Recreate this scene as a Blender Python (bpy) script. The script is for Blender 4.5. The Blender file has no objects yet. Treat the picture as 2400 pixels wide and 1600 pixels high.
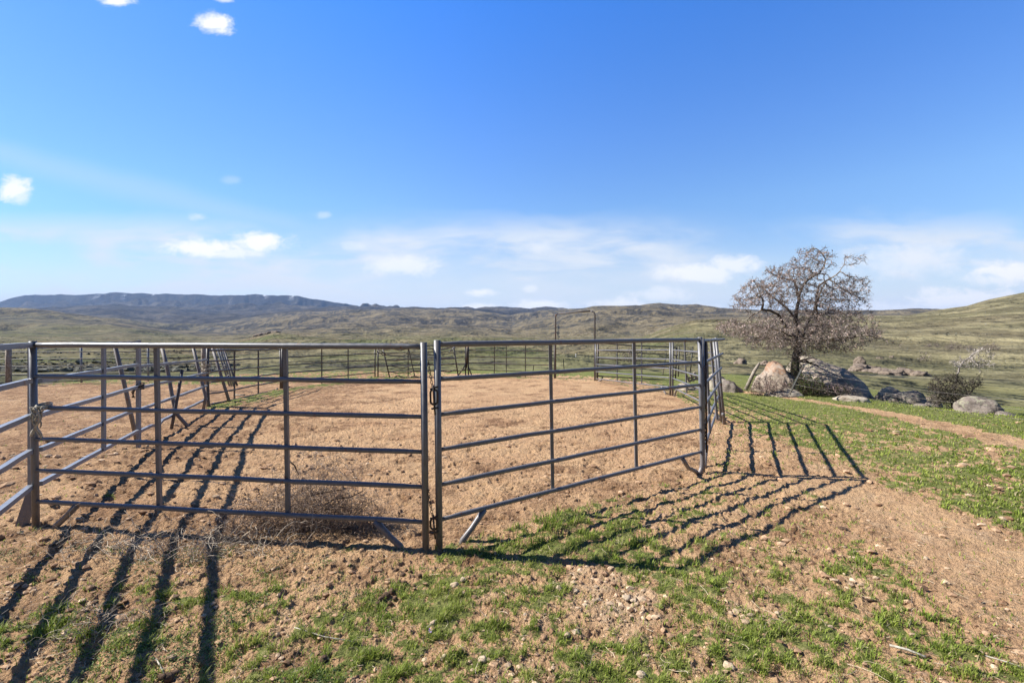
import bpy, math, random
import numpy as np
from mathutils import Vector

random.seed(7)
RNG = np.random.default_rng(11)
SC = bpy.context.scene
COL = SC.collection
PI = math.pi
CAMZ = 1.78
F = 1077.0
HY = 776.0

# ------------------------------------------------------------------ measuring helpers
def at(px, py, d):
    """world point seen at a photo position (2400 wide) at depth d"""
    return np.array([(px - 1200.0) / F * d, d, CAMZ - (py - HY) / F * d])

# ------------------------------------------------------------------ noise (numpy)
_perm = RNG.permutation(256)
_perm = np.concatenate([_perm, _perm, _perm])
_ga = RNG.random(256) * 2 * PI
_gx, _gy = np.cos(_ga), np.sin(_ga)

def perlin(x, y):
    x = np.asarray(x, dtype=np.float64); y = np.asarray(y, dtype=np.float64)
    xi = np.floor(x).astype(np.int64); yi = np.floor(y).astype(np.int64)
    xf = x - xi; yf = y - yi
    xi &= 255; yi &= 255
    u = xf * xf * xf * (xf * (xf * 6 - 15) + 10)
    v = yf * yf * yf * (yf * (yf * 6 - 15) + 10)
    def g(ix, iy, fx, fy):
        h = _perm[_perm[ix & 255] + (iy & 255)]
        return _gx[h] * fx + _gy[h] * fy
    n00 = g(xi, yi, xf, yf); n10 = g(xi + 1, yi, xf - 1, yf)
    n01 = g(xi, yi + 1, xf, yf - 1); n11 = g(xi + 1, yi + 1, xf - 1, yf - 1)
    a = n00 + u * (n10 - n00); b = n01 + u * (n11 - n01)
    return (a + v * (b - a)) * 1.45

def fbm(x, y, s, octv=4, gain=0.5, ox=0.0):
    out = 0.0; a = 1.0; t = 0.0
    for i in range(octv):
        out = out + a * perlin(x * s + 17.3 * i + ox, y * s - 9.1 * i + ox * 0.7)
        t += a; a *= gain; s *= 2.03
    return out / t

def sstep(a, b, x):
    t = np.clip((x - a) / (b - a), 0, 1)
    return t * t * (3 - 2 * t)

# ------------------------------------------------------------------ terrain
DS = np.array([20, 30, 45, 70, 110, 200, 350, 600, 1000, 1600, 2500, 4000, 6500, 8300, 9300, 9900, 13500.])
LD = np.log(DS)
TAB = [  # photo column : photo row of the ground at each depth
 (-500, [898,886,876,864,852,838,822,808,800,764,738,765,735,733,723,706,735]),
 (0, [895,882,872,862,850,836,822,809,802,768,742,764,738,733,723,706,735]),
 (60, [894,881,871,861,850,836,822,810,803,770,745,764,736,717,707,690,735]),
 (200, [890,878,868,859,849,836,824,815,806,774,759,768,728,718,708,691,735]),
 (260, [889,877,867,858,848,836,825,816,806,774,761,768,726,713,703,686,735]),
 (400, [885,874,866,857,848,838,829,820,810,796,782,776,738,716,706,689,735]),
 (520, [880,871,864,856,847,838,828,818,808,798,788,774,742,719,709,692,735]),
 (590, [877,868,861,854,846,837,827,800,806,796,784,764,744,717,707,690,735]),
 (640, [875,867,860,853,845,835,820,788,803,792,780,756,742,719,709,692,735]),
 (700, [873,866,859,852,844,834,822,798,798,788,776,748,738,721,711,694,735]),
 (745, [872,865,859,852,843,833,821,806,796,786,774,746,736,729,719,702,740]),
 (800, [871,864,858,851,842,832,820,808,796,786,770,743,735,724,714,711,745]),
 (860, [871,864,858,850,842,832,820,808,797,786,768,741,735,728,723,721,750]),
 (925, [871,863,857,849,841,831,819,807,797,785,766,739,734,728,726,725,750]),
 (980, [871,863,856,849,841,831,819,806,797,784,766,739,733,724,721,719.6,750]),
 (1060, [871,863,856,848,840,830,818,806,798,784,768,740,733,729,727,726,750]),
 (1200, [872,863,856,848,840,830,818,806,799,790,776,752,738,733,731,730,750]),
 (1280, [873,864,856,848,840,829,818,808,800,784,755,744,736,732,730,731,750]),
 (1390, [875,866,858,850,841,829,819,810,800,766,731,735,740,740,740,740,750]),
 (1445, [877,867,859,851,841,828,818,810,799,760,728,735,740,740,740,740,750]),
 (1488, [878,868,860,852,841,826,815,808,797,757,724,732,740,740,740,740,750]),
 (1522, [879,869,861,852,840,822,795,800,794,756,726,728,735,740,740,740,750]),
 (1546, [880,869,861,852,839,818,784,792,790,756,727,725,735,740,740,740,750]),
 (1580, [881,870,862,853,838,808,773,785,784,756,734,729,735,740,740,740,750]),
 (1632, [882,872,863,854,837,798,758,772,772,755,738,727,735,742,742,742,750]),
 (1690, [883,873,864,854,836,792,757,768,764,752,742,737,742,742,742,742,750]),
 (1800, [884,874,865,854,835,789,757,756,756,750,746,742,742,742,742,742,750]),
 (1900, [886,876,868,855,835,789,758,751,752,748,746,742,742,742,742,742,750]),
 (2000, [889,880,873,858,835,789,760,748,750,748,746,744,743,743,742,742,750]),
 (2090, [893,884,877,862,836,790,760,745,748,748,746,744,743,742,741,741,750]),
 (2130, [895,886,878,864,836,790,758,741,748,748,746,743,740,739,738,738,750]),
 (2200, [899,888,880,866,836,788,754,730,735,748,746,744,742,741,741,742,750]),
 (2266, [902,890,882,868,836,786,748,720,728,745,746,744,742,741,741,742,750]),
 (2316, [904,891,883,869,836,785,742,706,714,735,745,744,742,741,741,742,750]),
 (2400, [907,893,885,870,836,782,734,691,698,720,740,744,742,741,741,742,750]),
 (2900, [915,900,890,872,835,776,710,645,650,670,700,744,742,741,741,742,750]),
]
TU = np.array([(c[0] - 1200.0) / F for c in TAB])
TP = np.array([c[1] for c in TAB])

def table_row(u, ld):
    iu = np.clip(np.searchsorted(TU, u) - 1, 0, len(TU) - 2)
    tu = np.clip((u - TU[iu]) / (TU[iu + 1] - TU[iu]), 0, 1)
    idd = np.clip(np.searchsorted(LD, ld) - 1, 0, len(LD) - 2)
    td = np.clip((ld - LD[idd]) / (LD[idd + 1] - LD[idd]), 0, 1)
    ts = td * td * (3 - 2 * td)
    td = 0.45 * td + 0.55 * ts
    a = TP[iu, idd] * (1 - td) + TP[iu, idd + 1] * td
    b = TP[iu + 1, idd] * (1 - td) + TP[iu + 1, idd + 1] * td
    return a * (1 - tu) + b * tu

PHM = math.radians(60)
def coarse(x, y):
    """large-scale ground height"""
    r = np.hypot(x, y)
    ph = np.clip(np.arctan2(x, y), -PHM, PHM)
    d = np.maximum(r * np.cos(ph), 0.01)
    u = np.tan(ph)
    near = -0.011 * np.clip(y - 4, 0, 40)
    # the ground falls away to the right, beyond the boulders
    drop = sstep(0, 1, (x * 0.82 + y * 0.57 - 13.2) / 9.0)
    near = near - drop * 0.75 * sstep(0.45, 1.0, u)
    far = CAMZ - (table_row(u, np.log(np.maximum(d, 20))) - HY) / F * d
    w = sstep(17, 27, d)
    return near * (1 - w) + far * w

def hill_detail(x, y, d):
    out = np.zeros_like(x)
    # folds and gullies, bigger ones only far away
    for k, (wl, amp, o) in enumerate([(2300, 95, 3.1), (1050, 90, 8.3), (480, 36, 1.7), (210, 13, 5.9), (95, 5.0, 2.2), (42, 1.5, 4.4), (19, 0.3, 7.7)]):
        gate = sstep(wl * (.75 if wl < 250 else 1.3), wl * (2.6 if wl < 250 else 3.6), d) * (1 - sstep(9000, 9800, d) * (0.9 if k < 3 else 0.5))
        wx = x + 0.25 * wl * perlin(x / wl * 0.9 + o * 3, y / wl * 0.9); wy = y
        q = perlin(wx / wl + o, wy / wl - o)
        n = 0.85 - 2.2 * np.sqrt(q * q + .012)
        rt = sstep(0.30, 0.55, x / np.maximum(y, 1)) * (y > 0) * sstep(1500, 1000, d)
        out += gate * amp * n * (1 - (.72 if wl < 900 else .5) * rt)
    lim = (0.0068 + .0055 * sstep(700, 1200, d) * (1 - sstep(2000, 2600, d)) * (x < .1 * y) + .0105 * sstep(2700, 3400, d) * (1 - sstep(8600, 9300, d)) + .010 * (1 - sstep(200, 700, d)) + .010 * sstep(70, 130, d) * (1 - sstep(500, 800, d)) * (x < .3 * y)) * np.maximum(d, 1)
    out = lim * np.tanh(out / lim)
    return out

PATH = [(1690, 905), (1800, 916), (1900, 932), (2000, 948), (2110, 968), (2200, 990), (2300, 1013), (2420, 1042)]
PATHW = [at(px, py, 1.0) for px, py in PATH]
PATHW = np.array([[p[0] * (CAMZ / (CAMZ - p[2])), (CAMZ / (CAMZ - p[2]))] for p in PATHW])
PEN = np.array([(-4.33, 4.18), (-0.64, 3.72), (2.45, 5.85), (4.1, 9.3), (4.75, 13.5), (3.25, 17.8), (1.75, 18.6),
                (-1.85, 19.5), (-5.6, 19.2), (-7.65, 15.3), (-7.55, 11.4), (-5.82, 7.16)])

def seg_dist(x, y, pts, closed=False):
    best = np.full(x.shape, 1e9)
    n = len(pts)
    for i in range(n if closed else n - 1):
        a = pts[i]; b = pts[(i + 1) % n]
        ab = b - a
        t = np.clip(((x - a[0]) * ab[0] + (y - a[1]) * ab[1]) / (ab @ ab), 0, 1)
        best = np.minimum(best, np.hypot(x - a[0] - t * ab[0], y - a[1] - t * ab[1]))
    return best

def inside(x, y, pts):
    c = np.zeros(x.shape, bool); n = len(pts); j = n - 1
    for i in range(n):
        xi, yi = pts[i]; xj, yj = pts[j]
        if yi != yj:
            c ^= ((yi > y) != (yj > y)) & (x < (xj - xi) * (y - yi) / (yj - yi) + xi)
        j = i
    return c

def blob(x, y, px, py, rx, ry):
    """a soft patch on the flat ground round a photo position"""
    d = CAMZ * F / (py - HY); cx = (px - 1200) / F * d
    return np.clip(1.3 - np.hypot((x - cx) / rx, (y - d) / ry), 0, 1)

TRK = np.array([(3.5, 1.8), (3.45, 2.7), (3.62, 3.5), (3.78, 4.4), (3.8, 5.0), (3.5, 5.7)])
def track(x, y):
    tw = 0.22 + 0.26 * sstep(5.2, 3.2, y)
    return sstep(tw + .25, tw - .15, seg_dist(x, y, TRK)) * (y < 6)

def masks(x, y):
    """grass cover, dark litter, pale crumbs: all patterns of the ground itself"""
    ins = inside(x, y, PEN)
    dp = seg_dist(x, y, PEN, True)
    sd = np.where(ins, dp, -dp)
    n1 = fbm(x, y, 0.55, 3, 0.55, 4.0)
    n2 = fbm(x, y, 2.6, 3, 0.6, 9.0)
    n3 = fbm(x, y, 8.5, 3, 0.65, 2.0)
    g = np.full(x.shape, 0.48)
    # foreground: right of the middle grassy, left mostly soil
    g = g + 0.06 * sstep(-0.8, 0.0, x) * (1 - sstep(5.0, 6.0, y))
    g = g - 0.05 * sstep(-0.7, -1.6, x) * (1 - sstep(5, 7, y))
    g = g - 0.35 * sstep(2.95, 3.45, y) * sstep(-0.5, -1.0, x) * (1 - sstep(12, 14, y))
    # worn track at the right, cattle path
    tr = seg_dist(x, y, np.array([(3.5, 1.8), (3.45, 2.7), (3.62, 3.5), (3.78, 4.4), (3.8, 5.0), (3.5, 5.7)]))
    tw = 0.22 + 0.26 * sstep(5.2, 3.2, y)
    g = g - 0.50 * sstep(tw + .35, tw - .15, tr + 0.35 * n1)
    pt = seg_dist(x, y, PATHW)
    rightm = sstep(0, 0.6, x - 4.25 - 0.03 * (y - 4)) * sstep(3.2, 4.0, y) * (1 - sstep(14, 17, y))
    g = g + 0.16 * rightm + 0.20 * sstep(0.3, 1.6, x - (7.4 - .07 * (y - 6)) - .15 * (9 - y)) * sstep(6, 7.5, y)
    g = g - 0.85 * sstep(0.46, 0.14, pt + 0.14 * n2)
    # bare soil under the fence shadows beside the pen
    g = g - 0.15 * sstep(3.3, 3.9, y) * sstep(0.9, 1.6, x) * sstep(4.6, 4.1, x) * (1 - sstep(9, 10.5, y)) * (1 - ins)
    g = g + 0.16 * sstep(1.1, .4, np.hypot((x - 0.45) / 1.1, (y - 3.66) / 0.30))
    bare = np.maximum(blob(x, y, 1440, 1400, .30, .42), blob(x, y, 1750, 1440, .20, .16))
    bare = np.maximum(bare, blob(x, y, 1180, 1570, .25, .10))
    g = g - 0.26 * bare
    g = g + 0.20 * blob(x, y, 1000, 1400, .5, .36) + 0.12 * blob(x, y, 1750, 1480, .8, .35) + 0.10 * blob(x, y, 800, 1580, .35, .2) + .10 * blob(x, y, 1560, 1350, .35, .3)
    g = g + 0.20 * blob(x, y, 480, 1370, .9, .26) + 0.12 * blob(x, y, 90, 1480, .4, .2)
    # beyond the pen: meadow
    far = sstep(-0.6, -2.2, sd) * sstep(9, 12, y)
    g = g + 0.25 * far * (x > -3) + .10 * far
    lyd = (1 - sstep(15.2, 16.6, y + 0.5 * n1)) * sstep(-4.5, -5.5, x) * sstep(3.0, 5.0, y)
    g = g - 0.9 * lyd
    cov = sstep(0.28, 0.80, g + 0.18 * n1 + 0.40 * n2 + 0.55 * n3)
    edge = sstep(0.75, 0.1, sd + 0.25 * n2) * sstep(14, 17, y) * sstep(-9, -6, x) * sstep(4.2, 2.5, x)
    leftedge = sstep(1.6, 0.3, sd + 0.6 * n2) * sstep(10.5, 11.5, y) * (x < -4)
    spot = blob(x, y, 258, 1158, .09, .05)
    cov = np.where(ins, np.maximum(np.maximum(spot, edge * .8), leftedge * 0.9) * np.maximum(sstep(-.3, .1, n2 + .1), spot), cov)
    litter = sstep(0.0, 0.42, fbm(x, y, 1.3, 4, 0.65, 31.0) + 0.40 * sstep(-3, -5.5, x) * sstep(4.5, 7, y) + .07 * (y < 4.3) + .15 * ins * sstep(.9, .2, dp) + .55 * ins * sstep(.12, .45, fbm(x, y, .75, 4, .65, 88.)))
    litter = litter * (1 - .85 * track(x, y))
    litter = np.clip(litter * (1 + .6 * sstep(-3, -6, x)), 0, 1.3)
    litter = np.maximum(litter, 0.8 * sstep(0.5, 0.1, np.abs(y - 4.1 + 0.1 * x)) * sstep(-.4, -1.4, x) * (x > -4))
    pale = np.clip(bare + 0.5 * sstep(.15, .5, fbm(x, y, 1.9, 3, .6, 77.)) * (1 - ins), 0, 1)
    return np.clip(cov, 0, 1), np.clip(litter, 0, 1), pale, ins, sd

def fine(x, y, cov, ins, r):
    """clods, hoof prints and tufts, really displaced"""
    f1 = 1 - sstep(9, 16, r); f2 = 1 - sstep(5, 9, r)
    n_a = fbm(x, y, 1.1, 2, 0.5, 12.)
    n_b = fbm(x, y, 4.2, 3, 0.6, 5.)
    n_c = fbm(x, y, 13., 3, 0.65, 8.)
    lumps = np.abs(n_b)
    clod = np.maximum(n_c, 0) ** 1.2
    hoof = -sstep(0.28, 0.5, fbm(x, y, 5.5, 2, 0.5, 40.))
    tk = np.maximum(track(x, y), .45 * ins * sstep(-3.2, -1.2, x))
    hoof = hoof - .8 * sstep(0.25, 0.42, fbm(x + 31, y * 1.5, 6.5, 2, 0.5, 47.))
    n_d = fbm(x, y, 30., 3, 0.7, 18.)
    f3 = 1 - sstep(13, 20, r)
    z = 0.028 * n_a + f1 * (0.030 * n_b * (1 - 0.4 * cov) + 0.024 * hoof * (1 - cov) * (0.6 + .4 * ins))
    z = z + (1 - .8 * tk) * (f1 * (0.030 * clod * (1 - 0.6 * cov)) + f3 * 0.014 * n_c * (1 - .4 * cov) + f2 * .012 * n_d * (1 - .5 * cov)) + 0.012 * cov
    return z

def ground_z(x, y, with_fine=True):
    x = np.atleast_1d(np.asarray(x, float)); y = np.atleast_1d(np.asarray(y, float))
    z = coarse(x, y)
    r = np.hypot(x, y)
    z = z + hill_detail(x, y, r)
    z = z + 0.10 * sstep(12, 30, r) * fbm(x, y, 0.12, 3, .5, 3.)
    if with_fine:
        cov, lit, pale, ins, sd = masks(x, y)
        z = z + fine(x, y, cov, ins, r)
    return z

def gz(x, y):
    return float(ground_z([x], [y])[0])

# ------------------------------------------------------------------ mesh helpers
def new_mesh(name, verts, faces, smooth=False):
    """faces: list of int arrays (n,k)"""
    me = bpy.data.meshes.new(name)
    verts = np.asarray(verts, np.float32)
    faces = [np.asarray(f, np.int32) for f in faces if len(f)]
    nl = sum(f.size for f in faces); npoly = sum(len(f) for f in faces)
    me.vertices.add(len(verts)); me.vertices.foreach_set('co', verts.ravel())
    me.loops.add(nl); me.polygons.add(npoly)
    li = np.concatenate([f.ravel() for f in faces])
    tot = np.concatenate([np.full(len(f), f.shape[1], np.int32) for f in faces])
    st = np.concatenate([[0], np.cumsum(tot)[:-1]]).astype(np.int32)
    me.loops.foreach_set('vertex_index', li)
    me.polygons.foreach_set('loop_start', st)
    me.polygons.foreach_set('loop_total', tot)
    me.polygons.foreach_set('use_smooth', np.full(npoly, smooth))
    me.update(calc_edges=True)
    me.validate(clean_customdata=False)
    return me

class MB:
    """collects shapes into one mesh"""
    def __init__(s): s.v = []; s.f = {}; s.n = 0; s.c = []
    def add(s, v, f, col=None):
        v = np.asarray(v, float)
        for k, arr in f.items():
            s.f.setdefault(k, []).append(np.asarray(arr) + s.n)
        s.v.append(v); s.n += len(v)
        if col is not None: s.c.append(np.broadcast_to(np.asarray(col, float), (len(v), 3)))
    def tube(s, pts, rad, seg=8, cap=True, ov=1.0, col=None):
        pts = np.asarray(pts, float); n = len(pts)
        rad = np.broadcast_to(np.asarray(rad, float), (n,))
        tan = np.gradient(pts, axis=0) if n > 2 else np.repeat([pts[1] - pts[0]], n, 0)
        tan /= np.linalg.norm(tan, axis=1)[:, None] + 1e-12
        up = np.array([0, 0, 1.0]) if abs(tan[0][2]) < 0.9 else np.array([1.0, 0, 0])
        V = []
        a = np.cross(tan[0], up); a /= np.linalg.norm(a)
        for i in range(n):
            a = a - tan[i] * (a @ tan[i]); a /= np.linalg.norm(a) + 1e-12
            b = np.cross(tan[i], a)
            t = np.arange(seg) * 2 * PI / seg + (PI / 4 if seg == 4 else 0)
            rr = rad[i] * (1.414 if seg == 4 else 1)
            V.append(pts[i] + rr * (np.cos(t)[:, None] * a + ov * np.sin(t)[:, None] * b))
        V = np.concatenate(V)
        j = np.arange(seg); q = []
        for i in range(n - 1):
            q.append(np.stack([i * seg + j, i * seg + (j + 1) % seg, (i + 1) * seg + (j + 1) % seg, (i + 1) * seg + j], 1))
        f = {4: np.concatenate(q)}
        if cap:
            if seg == 4:
                f[4] = np.concatenate([f[4], [[3, 2, 1, 0]], [(n - 1) * seg + j]])
            else:
                f[seg] = np.array([j[::-1], (n - 1) * seg + j])
        s.add(V, f, col)
    def box(s, c, size, rot=None):
        v = np.array([[i, j, k] for i in (-.5, .5) for j in (-.5, .5) for k in (-.5, .5)]) * np.asarray(size)
        if rot is not None: v = v @ np.asarray(rot).T
        s.add(v + np.asarray(c), {4: [[0, 1, 3, 2], [4, 6, 7, 5], [0, 4, 5, 1], [2, 3, 7, 6], [0, 2, 6, 4], [1, 5, 7, 3]]})
    def torus(s, c, R, r, ax1, ax2, stretch=1.0, n=12, m=6):
        ax1 = np.asarray(ax1, float); ax2 = np.asarray(ax2, float); ax3 = np.cross(ax1, ax2)
        t = np.arange(n) * 2 * PI / n; p = np.arange(m) * 2 * PI / m
        T, Pm = np.meshgrid(t, p, indexing='ij')
        A = (R + r * np.cos(Pm)) * np.cos(T); B = (R + r * np.cos(Pm)) * np.sin(T) + np.sign(np.sin(T)) * (stretch - 1) * R
        Cc = r * np.sin(Pm)
        v = np.asarray(c) + A.reshape(-1, 1) * ax1 + B.reshape(-1, 1) * ax2 + Cc.reshape(-1, 1) * ax3
        i, j = np.meshgrid(np.arange(n), np.arange(m), indexing='ij')
        f = np.stack([i * m + j, ((i + 1) % n) * m + j, ((i + 1) % n) * m + (j + 1) % m, i * m + (j + 1) % m], -1).reshape(-1, 4)
        s.add(v, {4: f})
    def build(s, name, mat, parent=None, smooth=True, loc=None):
        V = np.concatenate(s.v)
        o = bpy.data.objects.new(name, None) if False else None
        if loc is not None: V = V - np.asarray(loc)
        elif parent is not None: V = V - np.array(parent.location)
        me = new_mesh(name, V, [np.concatenate(a) for a in s.f.values()], smooth)
        if s.c:
            ca = me.color_attributes.new('tint', 'FLOAT_COLOR', 'POINT')
            cc = np.concatenate(s.c); cc = np.concatenate([cc, np.ones((len(cc), 1))], 1).astype(np.float32)
            ca.data.foreach_set('color', cc.ravel())
        me.materials.append(mat)
        ob = bpy.data.objects.new(name, me); COL.objects.link(ob)
        if loc is not None: ob.location = loc
        if parent is not None: ob.parent = parent
        return ob

def tag(o, label=None, cat=None, group=None, kind=None):
    if label: o['label'] = label
    if cat: o['category'] = cat
    if group: o['group'] = group
    if kind: o['kind'] = kind
    return o

def empty(name, loc, label, cat, group=None):
    o = bpy.data.objects.new(name, None); COL.objects.link(o)
    o.location = loc; o.empty_display_size = 0.2
    return tag(o, label, cat, group)

# ------------------------------------------------------------------ materials
def mat_new(name):
    m = bpy.data.materials.new(name); m.use_nodes = True
    nt = m.node_tree; nt.nodes.clear()
    out = nt.nodes.new('ShaderNodeOutputMaterial')
    b = nt.nodes.new('ShaderNodeBsdfPrincipled')
    nt.links.new(b.outputs[0], out.inputs[0])
    return m, nt, b

def N(nt, typ, **kw):
    n = nt.nodes.new(typ)
    for k, v in kw.items():
        if k.startswith('i_'): n.inputs[int(k[2:])].default_value = v
        else: setattr(n, k, v)
    return n

def noise(nt, vec, scale, detail=4, rough=0.55, dist=0.0):
    n = N(nt, 'ShaderNodeTexNoise'); n.inputs['Scale'].default_value = scale
    n.inputs['Detail'].default_value = detail; n.inputs['Roughness'].default_value = rough
    n.inputs['Distortion'].default_value = dist
    if vec is not None: nt.links.new(vec, n.inputs['Vector'])
    return n.outputs['Fac']

def ramp(nt, fac, stops):
    n = N(nt, 'ShaderNodeValToRGB'); e = n.color_ramp.elements
    while len(e) > 1: e.remove(e[-1])
    e[0].position = stops[0][0]; e[0].color = (*stops[0][1], 1) if len(stops[0][1]) == 3 else stops[0][1]
    for p, c in stops[1:]:
        k = e.new(p); k.color = (*c, 1)
    nt.links.new(fac, n.inputs[0]); return n.outputs[0]

def mapr(nt, v, a, b, c=0.0, d=1.0):
    n = N(nt, 'ShaderNodeMapRange'); n.interpolation_type = 'SMOOTHSTEP'
    for i, x in enumerate((a, b, c, d)): n.inputs[i + 1].default_value = x
    nt.links.new(v, n.inputs[0]); return n.outputs[0]

def mix(nt, fac, a, b, mode='MIX'):
    n = N(nt, 'ShaderNodeMix'); n.data_type = 'RGBA'; n.blend_type = mode
    for sock, val in ((n.inputs[0], fac), (n.inputs[6], a), (n.inputs[7], b)):
        if isinstance(val, (int, float)): sock.default_value = val
        elif isinstance(val, tuple): sock.default_value = (*val, 1)
        else: nt.links.new(val, sock)
    return n.outputs[2]

def mth(nt, op, a, b=None, c=None):
    n = N(nt, 'ShaderNodeMath', operation=op)
    for i, v in enumerate((a, b, c)):
        if v is None: continue
        if isinstance(v, (int, float)): n.inputs[i].default_value = v
        else: nt.links.new(v, n.inputs[i])
    return n.outputs[0]

def bump(nt, b, h, strength, dist):
    n = N(nt, 'ShaderNodeBump'); n.inputs['Strength'].default_value = strength
    n.inputs['Distance'].default_value = dist
    nt.links.new(h, n.inputs['Height']); nt.links.new(n.outputs[0], b.inputs['Normal'])

def coords(nt): return N(nt, 'ShaderNodeNewGeometry').outputs['Position']
def objco(nt): return N(nt, 'ShaderNodeTexCoord').outputs['Object']

def steel(name, c1, c2, rough=0.42, rust=0.0, metal=0.0, spec=.5):
    m, nt, b = mat_new(name)
    p = coords(nt)
    n = noise(nt, p, 22, 5, 0.65)
    n2 = noise(nt, p, 140, 3, 0.6)
    col = ramp(nt, n, [(0.3, c1), (0.7, c2)])
    col = mix(nt, mapr(nt, n2, 0.62, 0.75, 0, 0.35), col, tuple(min(1, x * 1.7) for x in c2))
    if rust:
        rn = noise(nt, p, 6, 5, 0.7, 0.4)
        col = mix(nt, mapr(nt, rn, 0.62 - rust * 0.2, 0.70 - rust * .2, 0, 1), col, (0.16, 0.055, 0.025))
    nt.links.new(col, b.inputs['Base Color'])
    b.inputs['Roughness'].default_value = rough
    b.inputs['Metallic'].default_value = metal
    b.inputs['Specular IOR Level'].default_value = spec
    sz = N(nt, 'ShaderNodeSeparateXYZ'); nt.links.new(p, sz.inputs[0])
    mud = mth(nt, 'MULTIPLY', mapr(nt, sz.outputs[2], 0.35, -.1, 0, 1), mapr(nt, n2, .45, .62))
    nt.links.new(mix(nt, mth(nt, 'MULTIPLY', mud, .7), col, (.36, .24, .15)), b.inputs['Base Color'])
    nt.links.new(mapr(nt, n, 0.2, 0.8, rough - 0.08, rough + 0.15), b.inputs['Roughness'])
    bump(nt, b, n2, 0.12, 0.002)
    return m

M_PIPE = steel('painted_pipe', (0.108, 0.110, 0.119), (0.152, 0.153, 0.163), 0.38, 0.04, spec=.6)
M_SQ = steel('blue_grey_square_tube', (0.155, 0.172, 0.20), (0.22, 0.24, 0.27), 0.38, 0.03, spec=.6)
M_SQD = steel('dark_and_shaded_pipe', (0.055, 0.048, 0.046), (0.09, 0.08, 0.076), 0.5, 0.15)  # darkened copy: back panels' shade put into the colour; dark poles share it
M_RUST = steel('rusty_pipe', (0.13, 0.12, 0.118), (0.20, 0.18, 0.17), 0.6, 0.12)
M_DARK = steel('dark_chain_steel', (0.03, 0.026, 0.024), (0.075, 0.06, 0.05), 0.5, 0.3, 0.5)
M_TPOST = steel('green_steel_post', (0.04, 0.042, 0.036), (0.07, 0.07, 0.055), 0.6, 0.05)
M_WIRE = steel('old_wire', (0.20, 0.18, 0.17), (0.30, 0.27, 0.25), 0.55)

def simple(name, stops, scale=8, rough=0.9, bstr=0.5, bdist=0.01, detail=5, co='obj', bscale=None, spec=0.25):
    m, nt, b = mat_new(name)
    p = objco(nt) if co == 'obj' else coords(nt)
    n = noise(nt, p, scale, detail, 0.6)
    nt.links.new(ramp(nt, n, stops), b.inputs['Base Color'])
    b.inputs['Roughness'].default_value = rough
    b.inputs['Specular IOR Level'].default_value = spec
    bump(nt, b, noise(nt, p, bscale or scale * 3, 5, 0.65), bstr, bdist)
    return m

M_WOOD = simple('weathered_wood', [(0.3, (0.12, 0.095, 0.07)), (0.5, (0.30, 0.255, 0.205)), (0.7, (0.42, 0.37, 0.31))], 14)
M_RAG = simple('faded_twine', [(0.3, (0.25, 0.22, 0.17)), (0.7, (0.60, 0.56, 0.46))], 30)
M_TAG = simple('pale_blue_tag', [(0.3, (0.25, 0.32, 0.40)), (0.7, (0.40, 0.48, 0.56))], 40)
M_DUNG = simple('dried_dung', [(0.3, (0.055, 0.035, 0.022)), (0.7, (0.17, 0.105, 0.065))], 40, bstr=0.8)
M_FLOWER = simple('violet_petals', [(0.3, (0.25, 0.13, 0.5)), (0.7, (0.45, 0.3, 0.75))], 40)
M_WHITE = simple('white_paint', [(0.3, (0.7, 0.7, 0.7)), (0.7, (0.8, 0.8, 0.8))], 10)

def tinted(name, rough=0.8, trans=0.0, scale=60, lo=0.75, hi=1.2):
    m, nt, b = mat_new(name)
    a = N(nt, 'ShaderNodeVertexColor', layer_name='tint')
    n = noise(nt, coords(nt), scale, 3)
    k = mapr(nt, n, 0.3, 0.7, lo, hi)
    v = N(nt, 'ShaderNodeVectorMath', operation='SCALE')
    nt.links.new(a.outputs[0], v.inputs[0]); nt.links.new(k, v.inputs['Scale'])
    nt.links.new(v.outputs[0], b.inputs['Base Color'])
    b.inputs['Roughness'].default_value = rough
    b.inputs['Specular IOR Level'].default_value = 0.25
    if trans:
        t = N(nt, 'ShaderNodeBsdfTranslucent'); nt.links.new(v.outputs[0], t.inputs[0])
        mx = N(nt, 'ShaderNodeMixShader'); mx.inputs[0].default_value = trans
        nt.links.new(b.outputs[0], mx.inputs[1]); nt.links.new(t.outputs[0], mx.inputs[2])
        out = [x for x in nt.nodes if x.type == 'OUTPUT_MATERIAL'][0]
        nt.links.new(mx.outputs[0], out.inputs[0])
    return m
M_LEAF = tinted('leaf_and_blade', 0.6, 0.35)
M_TWIG = tinted('twig_bark', 0.85, 0.0)
M_CLOD = tinted('soil_clods', 0.95, 0.0, 90, 0.8, 1.25)

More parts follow.
